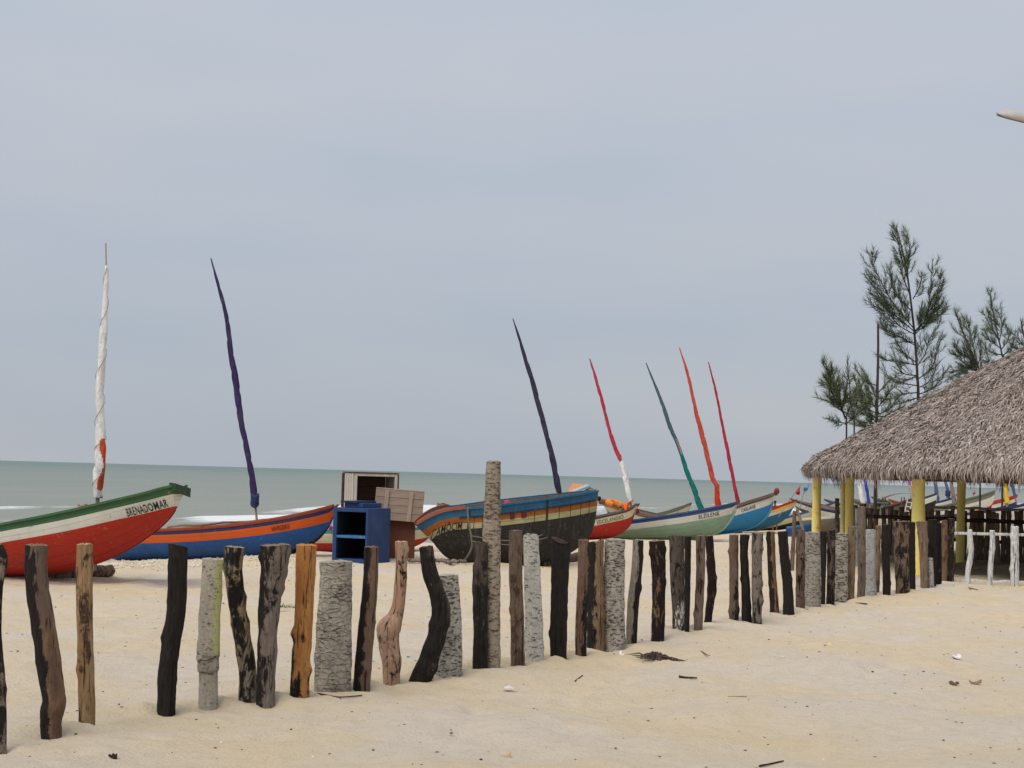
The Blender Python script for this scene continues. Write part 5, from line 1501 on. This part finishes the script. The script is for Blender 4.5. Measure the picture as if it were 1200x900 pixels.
# ================================================================== casuarina trees behind the hut
m = NT('casuarina_needles')
gi = m.n('NewGeometry')
rp = m.n('ValToRGB'); cr = rp.color_ramp
cr.elements[0].color = lin(54, 68, 44); cr.elements[1].color = lin(134, 140, 112); cr.elements[0].position = .1
e = cr.elements.new(.55); e.color = lin(86, 100, 66)
m.l(gi.outputs['Random Per Island'], rp.inputs['Fac'])
NEED = m.fin(rp.outputs['Color'], .8, .2)
BARK = plain('casuarina_bark', lin(74, 64, 62), .95, .35, 14, .5, stretch=(1, 1, .3))
TG = 'young casuarina trees behind the thatched hut'
def tree(label, trunk, Y, branches, seed, dens=1.0, tw=(3.5, 1.2), bdepth=1.0):
    """trunk and main limbs given as the outlines of the photo's saplings; limbs leave the plane of the trunk"""
    rr = random.Random(seed)
    px = Y / FPX
    T = [at(q[0], q[1], Y) for q in trunk]
    base = Vector((T[0].x, Y, gz(T[0].x, Y)))
    root = empty('casuarina_tree', base, 0, label, 'tree', TG)
    mb = MB()
    TT = catmull(np.array([tuple(base - Vector((0, 0, .2)) - base)] + [tuple(q - base) for q in T]), 40)
    mb.tube([Vector(q) for q in TT], [px * (tw[0] + (tw[1] - tw[0]) * i / 39) * .5 for i in range(40)], 7, jit=.06, seed=seed)
    mb.build('trunk', BARK, root, True)
    nd = []; lm = MB()
    def needle(p, d, ln):
        nd.append((p, d, ln))
    def spray(C, r0, f0=.25, twig=True, dn=1.0):
        L_ = sum((C[i + 1] - C[i]).length for i in range(len(C) - 1))
        cum = 0
        for i in range(len(C) - 1):
            seg = C[i + 1] - C[i]; cum += seg.length; f = cum / L_
            if f < f0: continue
            d = seg.normalized()
            nn = int(seg.length * 150 * dn * dens * (1.15 - .55 * f) + rr.random())
            for _ in range(nn):
                o_ = Vector((rr.gauss(0, 1), rr.gauss(0, 1), rr.gauss(0, 1) )).normalized()
                dd = (d * rr.uniform(.6, 1.3) + o_ * rr.uniform(.3, .9) + Vector((0, 0, .05))).normalized()
                needle(C[i] + seg * rr.random(), dd, rr.uniform(.10, .34) * (1.1 - .4 * f))
    def limb(P, r, depth=0, dn=1.0, f0=.2):
        C = [Vector(q) for q in catmull(np.array([tuple(q) for q in P]), 22)]
        lm.tube(C, [max(.0025, r * .75 * (1 - .85 * i / 21)) for i in range(22)], 5)
        spray(C, r, f0, dn=dn)
        L_ = sum((C[i + 1] - C[i]).length for i in range(21))
        if depth < 2:
            n_ = max(3, int(L_ / (.105 if depth == 0 else .13)))
            for k in range(n_):
                f = .10 + .84 * (k + rr.random()) / n_
                i = min(20, int(f * 21))
                d = (C[i + 1] - C[i]).normalized()
                sd_ = Vector((rr.gauss(0, 1), rr.gauss(0, 1), rr.gauss(0, .5))); sd_ -= d * sd_.dot(d); sd_.normalize()
                ll = L_ * (.34 if depth == 0 else .3) * rr.uniform(.5, 1.2) * (1.15 - .75 * f)
                ll = min(ll, .75)
                if ll < .1: continue
                d1 = (d * .8 + sd_ * .75 + Vector((0, 0, .15))).normalized()
                d2 = (d1 * .75 + Vector((0, 0, .45)) + d * .3).normalized()
                limb([C[i], C[i] + d1 * ll * .5, C[i] + d1 * ll * .5 + d2 * ll * .55], max(.004, r * .4), depth + 1, dn * .85, .15)
    for br in branches:
        dens_b = 1.0
        if isinstance(br[-1], float): dens_b = br[-1]; br = br[:-1]
        dy = rr.uniform(-.9, .9) * bdepth
        n_ = len(br)
        P = [at(q[0], q[1], Y + dy * (i / (n_ - 1))) - base for i, q in enumerate(br)]
        # the first point sits on the trunk
        limb(P, px * 1.0, 0, dens_b)
    lm.build('branches', BARK, root, True)
    N = len(nd)
    vs = np.zeros((N, 3, 3), np.float32)
    for i, (p, d, ln) in enumerate(nd):
        sd_ = d.cross(Vector((rr.gauss(0, 1), rr.gauss(0, 1), rr.gauss(0, 1)))).normalized() * .0055
        vs[i, 0] = p - sd_; vs[i, 1] = p + sd_; vs[i, 2] = p + d * ln
    me = bpy.data.meshes.new('crown')
    me.vertices.add(N * 3); me.vertices.foreach_set('co', vs.reshape(-1))
    me.loops.add(N * 3); me.loops.foreach_set('vertex_index', np.arange(N * 3, dtype=np.int32))
    me.polygons.add(N); me.polygons.foreach_set('loop_start', np.arange(N, dtype=np.int32) * 3); me.polygons.foreach_set('loop_total', np.full(N, 3, np.int32))
    me.update(calc_edges=True); me.materials.append(NEED)
    o = bpy.data.objects.new('crown', me); COL.objects.link(o); o.parent = root; o['kind'] = 'stuff'
    return root
tree('tallest casuarina sapling with two feathery tips and open airy branches', [(1076,480),(1075,440),(1072,395),(1067,350),(1062,315),(1056,288),(1051,268)], 42, [
    [(1063,325),(1056,300),(1052,280),(1050,265), 1.1], [(1064,330),(1064,308),(1066,288),(1061,268), 1.1],
    [(1066,345),(1056,318),(1054,305), 1.0],
    [(1071,385),(1052,362),(1040,345),(1024,312),(1019,296), 1.0], [(1069,365),(1050,345),(1044,325),(1041,312), .9], [(1071,388),(1046,368),(1030,362),(1012,350), .8],
    [(1072,392),(1050,378),(1035,350),(1014,324), .9],
    [(1072,390),(1084,374),(1090,345),(1093,305), 1.4], [(1072,392),(1092,370),(1098,345),(1104,318), 1.3], [(1072,388),(1088,372),(1104,360), 1.3], [(1070,350),(1078,335),(1080,320), 1.0],
    [(1073,405),(1055,395),(1038,388),(1030,372), .9], [(1074,425),(1058,412),(1046,392),(1038,380), .7], [(1074,428),(1060,425),(1040,422),(1032,418), .8],
    [(1074,430),(1084,415),(1090,395),(1106,376), .7], [(1075,445),(1092,430),(1100,405),(1106,392), .6], [(1075,440),(1060,438),(1052,428),(1046,405), .6],
    [(1075,452),(1055,448),(1040,440),(1030,430), .6], [(1075,455),(1090,446),(1096,430),(1094,405), .5], [(1073,402),(1062,400),(1048,402), .7], [(1075,460),(1058,462),(1040,468),(1024,462), .9], [(1075,462),(1088,458),(1100,448),(1108,436), .8], [(1075,466),(1064,470),(1050,474), .9], [(1075,440),(1062,446),(1048,452), .6], [(1075,466),(1090,466),(1104,458), .8]], 1, 1.0, (4, 1.2))
tree('broken casuarina with a bare straight topless trunk and dark low branches', [(1027,500),(1028,460),(1029,420),(1029,380)], 40, [
    [(1028,482),(1018,466),(1008,458),(1000,440), 1.3], [(1028,486),(1044,478),(1052,462), 1.4], [(1027,490),(1015,484),(1004,488), 1.5], [(1028,470),(1020,450),(1010,432), .9],
    [(1028,492),(1040,490),(1056,478), 1.5], [(1028,462),(1038,450),(1050,442), .8], [(1028,452),(1014,446),(1002,432), .8], [(1028,476),(1012,472),(998,462), 1.2], [(1028,478),(1038,466),(1046,452), 1.1], [(1028,494),(1020,490),(1010,484), 1.5],
    [(1028,488),(1048,486),(1058,470),.9], [(1027,496),(1008,494),(990,480), 1.2], [(1028,494),(1044,492),(1060,488), 1.3], [(1028,484),(1010,478),(992,470), 1.1], [(1027,498),(1012,500),(996,496), 1.2]], 2, 1.15, (4.2, 2.6))
tree('leftmost small casuarina leaning out beyond the hut roof', [(992,504),(990,490),(986,478),(978,452),(970,432)], 38, [
    [(990,488),(980,462),(972,440),(963,424), 1.3], [(988,480),(976,456),(962,446), 1.2], [(990,484),(974,472),(956,466), .8], [(986,472),(978,448),(974,430), 1.2], [(990,490),(1000,470),(1004,452), .9],
    [(990,486),(982,478),(974,474), 1.1], [(987,474),(992,456),(994,440), .8], [(991,496),(980,494),(966,490), .9], [(991,498),(1000,488),(1010,476), 1.0], [(988,482),(978,466),(968,440), 1.2]], 3, 1.1, (2.2, 1.0))
tree('slender casuarina with a bare thin leader beside the leftmost one', [(1001,500),(999,480),(996,455),(993,418)], 39.5, [
    [(999,482),(1006,466),(1010,452), .8], [(998,470),(1008,455),(1012,440), .7], [(996,450),(993,435),(993,418), .4], [(998,476),(990,462),(986,450), .7], [(1000,490),(1010,480),(1020,470), 1.0]], 4, .9, (2.2, .7))
tree('low casuarina with upswept dark plumes over the middle of the roof edge', [(1150,440),(1148,434),(1140,415),(1130,392),(1120,368)], 41, [
    [(1146,430),(1134,404),(1126,384),(1120,364), 1.0], [(1148,434),(1140,404),(1136,385),(1133,374), 1.0], [(1148,436),(1128,424),(1118,414), 1.2], [(1148,436),(1132,432),(1116,436), 1.3], [(1146,428),(1150,410),(1146,392), .9], [(1144,424),(1126,414),(1120,404), 1.1],
    [(1149,438),(1158,424),(1154,406), .8], [(1148,438),(1124,438),(1108,446), 1.1], [(1149,442),(1130,446),(1112,452), 1.1], [(1148,436),(1136,420),(1128,400), 1.0], [(1149,440),(1142,426),(1140,410), .9]], 5, 1.0, (2.4, 1.0))
tree('second tallest casuarina with a pointed tip above the roof slope', [(1176,440),(1174,415),(1169,392),(1164,368),(1160,345)], 43, [
    [(1168,385),(1163,362),(1160,340), 1.2], [(1170,398),(1160,382),(1152,364), 1.0], [(1171,400),(1174,380),(1168,360), 1.1], [(1172,408),(1160,398),(1153,386), 1.0], [(1173,410),(1182,396),(1179,380), 1.0], [(1174,416),(1160,412),(1152,402), .8], [(1174,418),(1184,408),(1188,396), .8], [(1174,422),(1158,424),(1148,420), .7]], 6, 1.0, (2.6, 1.0))
tree('casuarina tip cut by the right edge of the photo', [(1206,430),(1204,412),(1200,395),(1197,376)], 43.5, [
    [(1204,412),(1194,398),(1186,390), .9], [(1202,402),(1198,388),(1196,376), 1.0], [(1204,414),(1192,408),(1184,404), .8], [(1204,410),(1212,396),(1210,380), .9], [(1204,416),(1194,414),(1186,414), .7]], 7, 1.0, (2.6, 1.0))

# ================================================================== street lamp reaching in from the right
Ym = 22
lp = at(1168, 131, Ym)
px_m = Ym / FPX
sl = empty('street_lamp', (lp.x + 2.0, Ym, gz(lp.x + 2.0, Ym)), 0, 'grey street lamp head poking in at the right edge against the sky', 'lamp')
o0 = sl.location.copy()
mb = MB()
secs = [(0.0, 0.0, .012, .06), (.03, .02, .03, .11), (.10, .035, .075, .15), (.22, .035, .1, .16), (.36, .01, .115, .15), (.5, -.03, .1, .12), (.62, -.07, .06, .07)]
n_ = 14; vs = []; fs = []
tilt = -.22
LC, LS = math.cos(R(24)), math.sin(R(24))      # the head is rolled a little, its lens away from the camera
for (x, z, hz, hy) in secs:
    for k in range(n_):
        t = 2 * math.pi * k / n_
        zz = math.sin(t) * hz * (1.0 if math.sin(t) > 0 else .3); yy = math.cos(t) * hy * .75
        vs.append(Vector((lp.x + x, Ym + yy * LC - zz * LS, lp.z + tilt * x + (yy * LS + zz * LC) * 1.0 - .02)) - o0)
for i in range(len(secs) - 1):
    for k in range(n_):
        fs.append((i * n_ + k, i * n_ + (k + 1) % n_, (i + 1) * n_ + (k + 1) % n_, (i + 1) * n_ + k))
fs += [tuple(range(n_))[::-1], tuple((len(secs) - 1) * n_ + k for k in range(n_))]
mb.add(vs, fs); mb.build('lamp_head', plain('lamp_housing', lin(176, 172, 168), .5, .12, 5, .1), sl, True)
mb = MB(); vs = []; fs = []
for i, (x, hw) in enumerate(((.01, .05), (.12, .14), (.3, .15), (.46, .12))):
    for s_ in (-1, 1):
        for dz in (-.012, -.03): vs.append(Vector((lp.x + x, Ym + s_ * hw * .72 * LC - dz * LS, lp.z + tilt * x + s_ * hw * .72 * LS + dz * LC - .02)) - o0)
for i in range(3):
    a_ = i * 4
    fs += [(a_, a_ + 4, a_ + 6, a_ + 2), (a_ + 1, a_ + 3, a_ + 7, a_ + 5), (a_, a_ + 1, a_ + 5, a_ + 4), (a_ + 2, a_ + 6, a_ + 7, a_ + 3)]
fs += [(0, 2, 3, 1), (12, 13, 15, 14)]
mb.add(vs, fs); mb.build('lamp_cover', plain('lamp_lens_rim', lin(122, 104, 92), .4, .15), sl)
mb = MB(); P = [Vector((lp.x + .6, Ym, lp.z - .15)), Vector((lp.x + 1.1, Ym, lp.z - .3)), Vector((lp.x + 1.6, Ym, lp.z - .5)), Vector((lp.x + 1.95, Ym, lp.z - .8)), Vector((lp.x + 2.0, Ym, lp.z - 1.2))]
mb.tube([q - o0 for q in P], .03, 8); mb.build('arm', plain('lamp_steel', lin(150, 150, 150), .5, .15), sl, True)
mb = MB(); mb.tube([Vector((0, 0, -.3)), Vector((0, 0, 2)), Vector((0, 0, lp.z - 1.0 - o0.z))], [.08, .07, .05], 12); mb.build('pole', bpy.data.materials['lamp_steel'], sl, True)

# ================================================================== people beyond the boats
SKIN = plain('brown_skin', lin(120, 80, 58), .6, .1); HAIR = plain('black_hair', lin(22, 18, 18), .7, .2)
def skin_obj(name, joints, edges, radii, mt, parent, levels=2):
    me = bpy.data.meshes.new(name)
    me.from_pydata(joints, edges, [])
    o = bpy.data.objects.new(name, me); COL.objects.link(o); o.parent = parent
    me.materials.append(mt)
    o.modifiers.new('skin', 'SKIN')
    me.skin_vertices.new() if not me.skin_vertices else None
    sv_ = me.skin_vertices[0].data
    for i, r_ in enumerate(radii):
        sv_[i].radius = (r_, r_); sv_[i].use_root = (i == 0)
    s_ = o.modifiers.new('sub', 'SUBSURF'); s_.levels = 1; s_.render_levels = levels
    return o
def person(label, loc, rz, shirt, shorts, bend=0.0, hgt=1.66):
    root = empty('person', loc, rz, label, 'person', None)
    k = hgt / 1.7
    J, E, Rd = [], [], []
    def j(p, r, par=None):
        J.append(tuple(Vector(p) * k)); Rd.append(r * k)
        if par is not None: E.append((par, len(J) - 1))
        return len(J) - 1
    cb_, sb = math.cos(bend), math.sin(bend)
    def up(x, y, z):                                   # bends the trunk forward (+y) about the hips
        z -= .92
        return (x, y * cb_ + z * sb, .92 + z * cb_ - y * sb)
    pel = j((0, 0, .92), .13)
    wa = j(up(0, .01, 1.08), .115, pel); ch = j(up(0, 0, 1.28), .14, wa); nk0 = j(up(0, 0, 1.42), .075, ch)
    nk = j(up(0, .02, 1.5), .055, nk0); hd = j(up(0, .05, 1.58), .085, nk); cr_ = j(up(0, .045, 1.66), .072, hd)
    ns = j(up(0, .15, 1.575), .02, hd)
    hands = []
    for s_ in (-1, 1):
        sh = j(up(s_ * .18, 0, 1.39), .062, ch); el = j(up(s_ * .24, .02, 1.12), .043, sh); wr = j(up(s_ * .24, .12, .9), .03, el)
        pm = j(up(s_ * .24, .15, .83), .033, wr)
        for q in range(4):
            f1 = j(up(s_ * (.215 + .017 * q), .165, .77), .0095, pm); j(up(s_ * (.215 + .017 * q), .18, .72 + .008 * abs(q - 1.4)), .008, f1)
        t1 = j(up(s_ * .205, .18, .82), .011, pm); j(up(s_ * .195, .2, .78), .009, t1)
        hp = j((s_ * .1, 0, .86), .095, pel); kn = j((s_ * .11, .03, .48), .06, hp); an = j((s_ * .11, -.02, .09), .04, kn)
        hl = j((s_ * .11, .05, .045), .04, an); j((s_ * .115, .17, .03), .03, hl)
    skin_obj('body', J, E, Rd, SKIN, root)
    H = [tuple(Vector(up(*q)) * k) for q in ((0, -.005, 1.6), (0, .0, 1.68), (0, .07, 1.7))]
    skin_obj('hair', H, [(0, 1), (1, 2)], [.088 * k, .088 * k, .06 * k], HAIR, root)
    S_ = [tuple(Vector(up(*q)) * k) for q in ((0, 0, 1.28), (0, .01, 1.08), (0, 0, .94), (0, 0, 1.4), (-.18, 0, 1.39), (-.235, .02, 1.2), (.18, 0, 1.39), (.235, .02, 1.2))]
    skin_obj('shirt', S_, [(0, 1), (1, 2), (0, 3), (0, 4), (4, 5), (0, 6), (6, 7)], [q * k for q in (.165, .15, .16, .085, .085, .075, .085, .075)], shirt, root)
    S_ = [tuple(Vector(q) * k) for q in ((0, 0, .94), (-.1, 0, .84), (-.11, .025, .52), (.1, 0, .84), (.11, .025, .52))]
    skin_obj('shorts', S_, [(0, 1), (1, 2), (0, 3), (3, 4)], [q * k for q in (.155, .115, .095, .115, .095)], shorts, root)
    return root
DSH = cloth('dark_shorts', lin(44, 46, 58))
q = at(704, 594, 46.5); zg = gz(q.x + .4, 46.5)
person('person in an orange shirt stooping beyond the red and cream bow', (q.x + .66, 46.5, zg), R(82), cloth('orange_shirt', lin(236, 142, 54)), DSH, 1.25, 1.72)
q = at(908.5, 586.5, 55); zg = gz(q.x, 55)
person('person with dark hair standing behind the bright blue bow', (q.x, 55, zg), R(10), cloth('dark_red_shirt', lin(120, 46, 44)), DSH, 0, (q.z - zg) / 1.74 * 1.7)

# ================================================================== debris on the sand
STK = plain('dark_twig', lin(62, 48, 40), .9, .3, 20); STK2 = plain('light_twig', lin(132, 110, 88), .9, .3, 20)
def twig(label, pts, r_px, mt, name='twig', group='twigs lying on the sand', lift=1.0, cat='twig', seed=0):
    P = [gpt(*q) for q in pts]
    r_ = r_px * P[0].y / FPX
    for p_ in P: p_.z += r_ * lift
    C = catmull(np.array([tuple(q) for q in P]), 10)
    mb = MB(); o0 = Vector(C[0])
    mb.tube([Vector(q) - o0 for q in C], [r_ * (1 - .5 * i / 10) for i in range(10)], 6, jit=.2, seed=seed)
    return tag(mb.build(name, mt, None, True, o0), label, cat, group)
twig('short dark stick alone on the open sand below the mottled posts', [(796,794.5),(806,795.5),(817,796)], 1.6, STK, seed=1)
twig('dark slanting stick at the bottom edge of the photo', [(890,899),(905,896),(918,893)], 1.4, STK, seed=2)
twig('long thin dark twig at the foot of the orange brown stripped post', [(362,812),(378,815),(398,818),(424,816)], 1.1, STK, seed=3)
twig('black splinter on the sand below the grey flaring post', [(304,823),(316,822),(331,824)], 1.3, STK, seed=4)
twig('brown stick on the sand crest below the white rail', [(1131,689),(1138,690.5),(1146,692.5)], 1.1, STK2, seed=5)
twig('thin pale twig drawn out flat on the open sand', [(853,817),(862,817),(875,817)], .7, STK2, seed=6)
twig('crossed dark twig left of the dark tangle of weed', [(674,799),(679,795),(683,792)], .9, STK, seed=7)
twig('dark twig laid flat below the pale dotted palm post', [(1000,709),(1008,708.5),(1016,709)], 1.3, STK, seed=8)
twig('small dark twig right of the middle of the fence', [(1003,728),(1008,728.5),(1012,729)], 1.0, STK, seed=9)
twig('reddish forked twig right of the dark tangle of weed', [(822,764),(828,768),(832,769)], .8, plain('red_twig', lin(140, 84, 70), .9, .3), seed=10)
# tangle of weed and roots
o0 = gpt(768, 774)
mb = MB(); rr = random.Random(5)
for k in range(46):
    a_ = rr.uniform(0, 6.28); ln = rr.uniform(.03, .13) * (1 + .9 * abs(math.cos(a_)))
    r0 = rr.uniform(0, .04)
    pts = []
    for i in range(5):
        f = i / 4
        x = math.cos(a_) * (r0 + ln * f); y = math.sin(a_) * (r0 + ln * f) * .5
        pts.append(Vector((x, y, 0.05 * (1 - f) * rr.uniform(.4, 1.5) + .006 + gz(o0.x + x, o0.y + y) - o0.z)))
    mb.tube(pts, [.008, .007, .006, .004, .002], 4, jit=.2, seed=k)
tag(mb.build('weed_tangle', plain('dry_weed', lin(84, 70, 66), .95, .4, 20), None, True, o0), 'dark tangle of dry weed and roots on the sand below the mottled posts', 'weed')
def flake(label, c, sx, sy, mt, name, cat, seed=0, curl=.3):
    o0 = gpt(*c); k = o0.y / FPX; rr = random.Random(seed)
    mb = MB(); vs, fs = [], []
    n_ = 6
    for i in range(n_ + 1):
        f = i / n_ * 2 - 1
        hw = sy * k * .5 * (1 - f * f) ** .6 * rr.uniform(.75, 1.15) * 2.2 + .002
        zc = .008 + curl * sx * k * .5 * f * f
        vs += [(f * sx * k / 2, -hw, zc + rr.uniform(0, .012)), (f * sx * k / 2, hw, zc + rr.uniform(0, .03)), (f * sx * k / 2, -hw, zc - .006), (f * sx * k / 2, hw, zc - .004)]
    for i in range(n_):
        a_ = i * 4
        fs += [(a_, a_ + 4, a_ + 5, a_ + 1), (a_ + 2, a_ + 3, a_ + 7, a_ + 6), (a_, a_ + 2, a_ + 6, a_ + 4), (a_ + 1, a_ + 5, a_ + 7, a_ + 3)]
    fs += [(0, 1, 3, 2), (n_ * 4, n_ * 4 + 2, n_ * 4 + 3, n_ * 4 + 1)]
    mb.add(vs, fs)
    o = mb.build(name, mt, None, False, o0); o.rotation_euler.z = rr.uniform(-.5, .5)
    return tag(o, label, cat)
flake('yellow leaf on the open sand below the right half of the fence', (967, 758), 15, 3, plain('yellow_leaf', lin(226, 208, 120), .7, .2), 'leaf', 'leaf', 1)
flake('brown leaf below the white scrap on the open sand', (1118, 803), 12, 3, plain('brown_leaf', lin(110, 82, 66), .8, .3), 'leaf', 'leaf', 2)
flake('curled dry leaf to the right of the brown leaf', (1143, 802), 14, 3, plain('tan_leaf', lin(150, 122, 96), .8, .3), 'leaf', 'leaf', 3)
flake('white paper scrap on the open sand at right', (1121, 772), 10, 6, plain('white_scrap', lin(226, 222, 222), .7, .1), 'paper_scrap', 'litter', 4, .6)
flake('white shell scrap just below the two toned hooked post', (729, 768.5), 7, 4, plain('shell_white', lin(228, 222, 212), .5, .1), 'shell', 'shell', 5)
flake('black charred chip near the bottom left of the sand', (132, 890), 10, 4, plain('charred_chip', lin(34, 30, 30), .8, .3), 'charred_chip', 'chip', 6, .1)
bp = flake('brown bark piece half buried at the bottom of the sand', (585, 885), 30, 3, plain('buried_bark', lin(196, 172, 140), .9, .3), 'bark_piece', 'bark', 7, .02); bp.location.z -= .012
flake('pale rag of shell on the sand below the bowed black post', (597, 808), 16, 3, plain('pale_rag', lin(216, 208, 198), .8, .2), 'rag', 'litter', 8, .1)
# a sprig of green beyond the fence
o0 = gpt(337, 712); mb = MB(); rr = random.Random(8)
for k in range(26):
    a_ = rr.uniform(0, 6.28); ln = rr.uniform(.05, .16); x0 = rr.uniform(-.12, .12)
    p0 = Vector((x0, rr.uniform(-.05, .05), 0)); p1 = p0 + Vector((math.cos(a_) * ln, math.sin(a_) * ln * .6, rr.uniform(.02, .06)))
    s_ = Vector((.008, .004, 0))
    mb.add([p0 - s_, p0 + s_, p1], [(0, 1, 2)])
tag(mb.build('weed_sprig', plain('weed_green', lin(104, 116, 74), .8, .3), None, False, o0), 'tiny green weed sprig on the sand between the flaring and orange brown posts', 'plant')

# countless shell bits, pebbles and crumbs
def crumbs(name, label, N, place, size, mt):
    bm = bmesh.new(); bmesh.ops.create_icosphere(bm, subdivisions=1, radius=1)
    base = np.array([v_.co[:] for v_ in bm.verts]); F0 = np.array([[v_.index for v_ in f.verts] for f in bm.faces]); bm.free()
    V_, F_ = [], []
    nb = len(base)
    P = place(N); N = len(P)
    S_ = rng.uniform(*size, N)
    z = ground(P[:, 0], P[:, 1])
    for i in range(N):
        s_ = S_[i] * np.array([rng.uniform(.5, 1.5), rng.uniform(.5, 1.5), rng.uniform(.25, .7)])
        a_ = rng.uniform(0, 6.28); c_, n_ = math.cos(a_), math.sin(a_)
        q = base * s_ * rng.uniform(.7, 1.3, (nb, 1))
        q = np.stack([q[:, 0] * c_ - q[:, 1] * n_, q[:, 0] * n_ + q[:, 1] * c_, q[:, 2]], -1) + np.array([P[i, 0], P[i, 1], z[i] + S_[i] * .1])
        V_.append(q); F_.append(F0 + i * nb)
    me = bpy.data.meshes.new(name)
    me.from_pydata(np.concatenate(V_).tolist(), [], np.concatenate(F_).tolist())
    me.materials.append(mt)
    o = bpy.data.objects.new(name, me); COL.objects.link(o)
    return tag(o, label, None, None, 'stuff')
def uv_place(u0, u1, v0, v1, pw=1.0):
    def f(N):
        uu = u0 + (u1 - u0) * rng.uniform(0, 1, N) ** pw; vv = rng.uniform(v0, v1, N)
        return np.stack([uu * U.x + vv * V.x, uu * U.y + vv * V.y], -1)
    return f
crumbs('shell_bits', 'white shell bits scattered over the sand', 900, uv_place(5, 36, -1, 16.5), (.003, .012), plain('shell_bit', lin(224, 216, 204), .6, .15))
crumbs('dark_crumbs', 'dark bits of bark and charcoal scattered over the sand', 2800, uv_place(5, 36, -1, 16.5, 1.4), (.003, .012), plain('dark_crumb', lin(74, 60, 50), .9, .4, 30))
def gravel(N):
    out = []
    for i in range(N):
        q = gpt(128 + 240 * rng.uniform() ** 1.1, 650 + 16 * rng.uniform() ** .8)
        if -5.2 > -99: out.append((q.x, q.y))
    return np.array(out)
crumbs('shell_gravel', 'bank of broken shell and gravel at the crest of the beach', 2600, gravel, (.012, .035), plain('shell_gravel_mat', lin(212, 198, 174), .9, .35, 14))
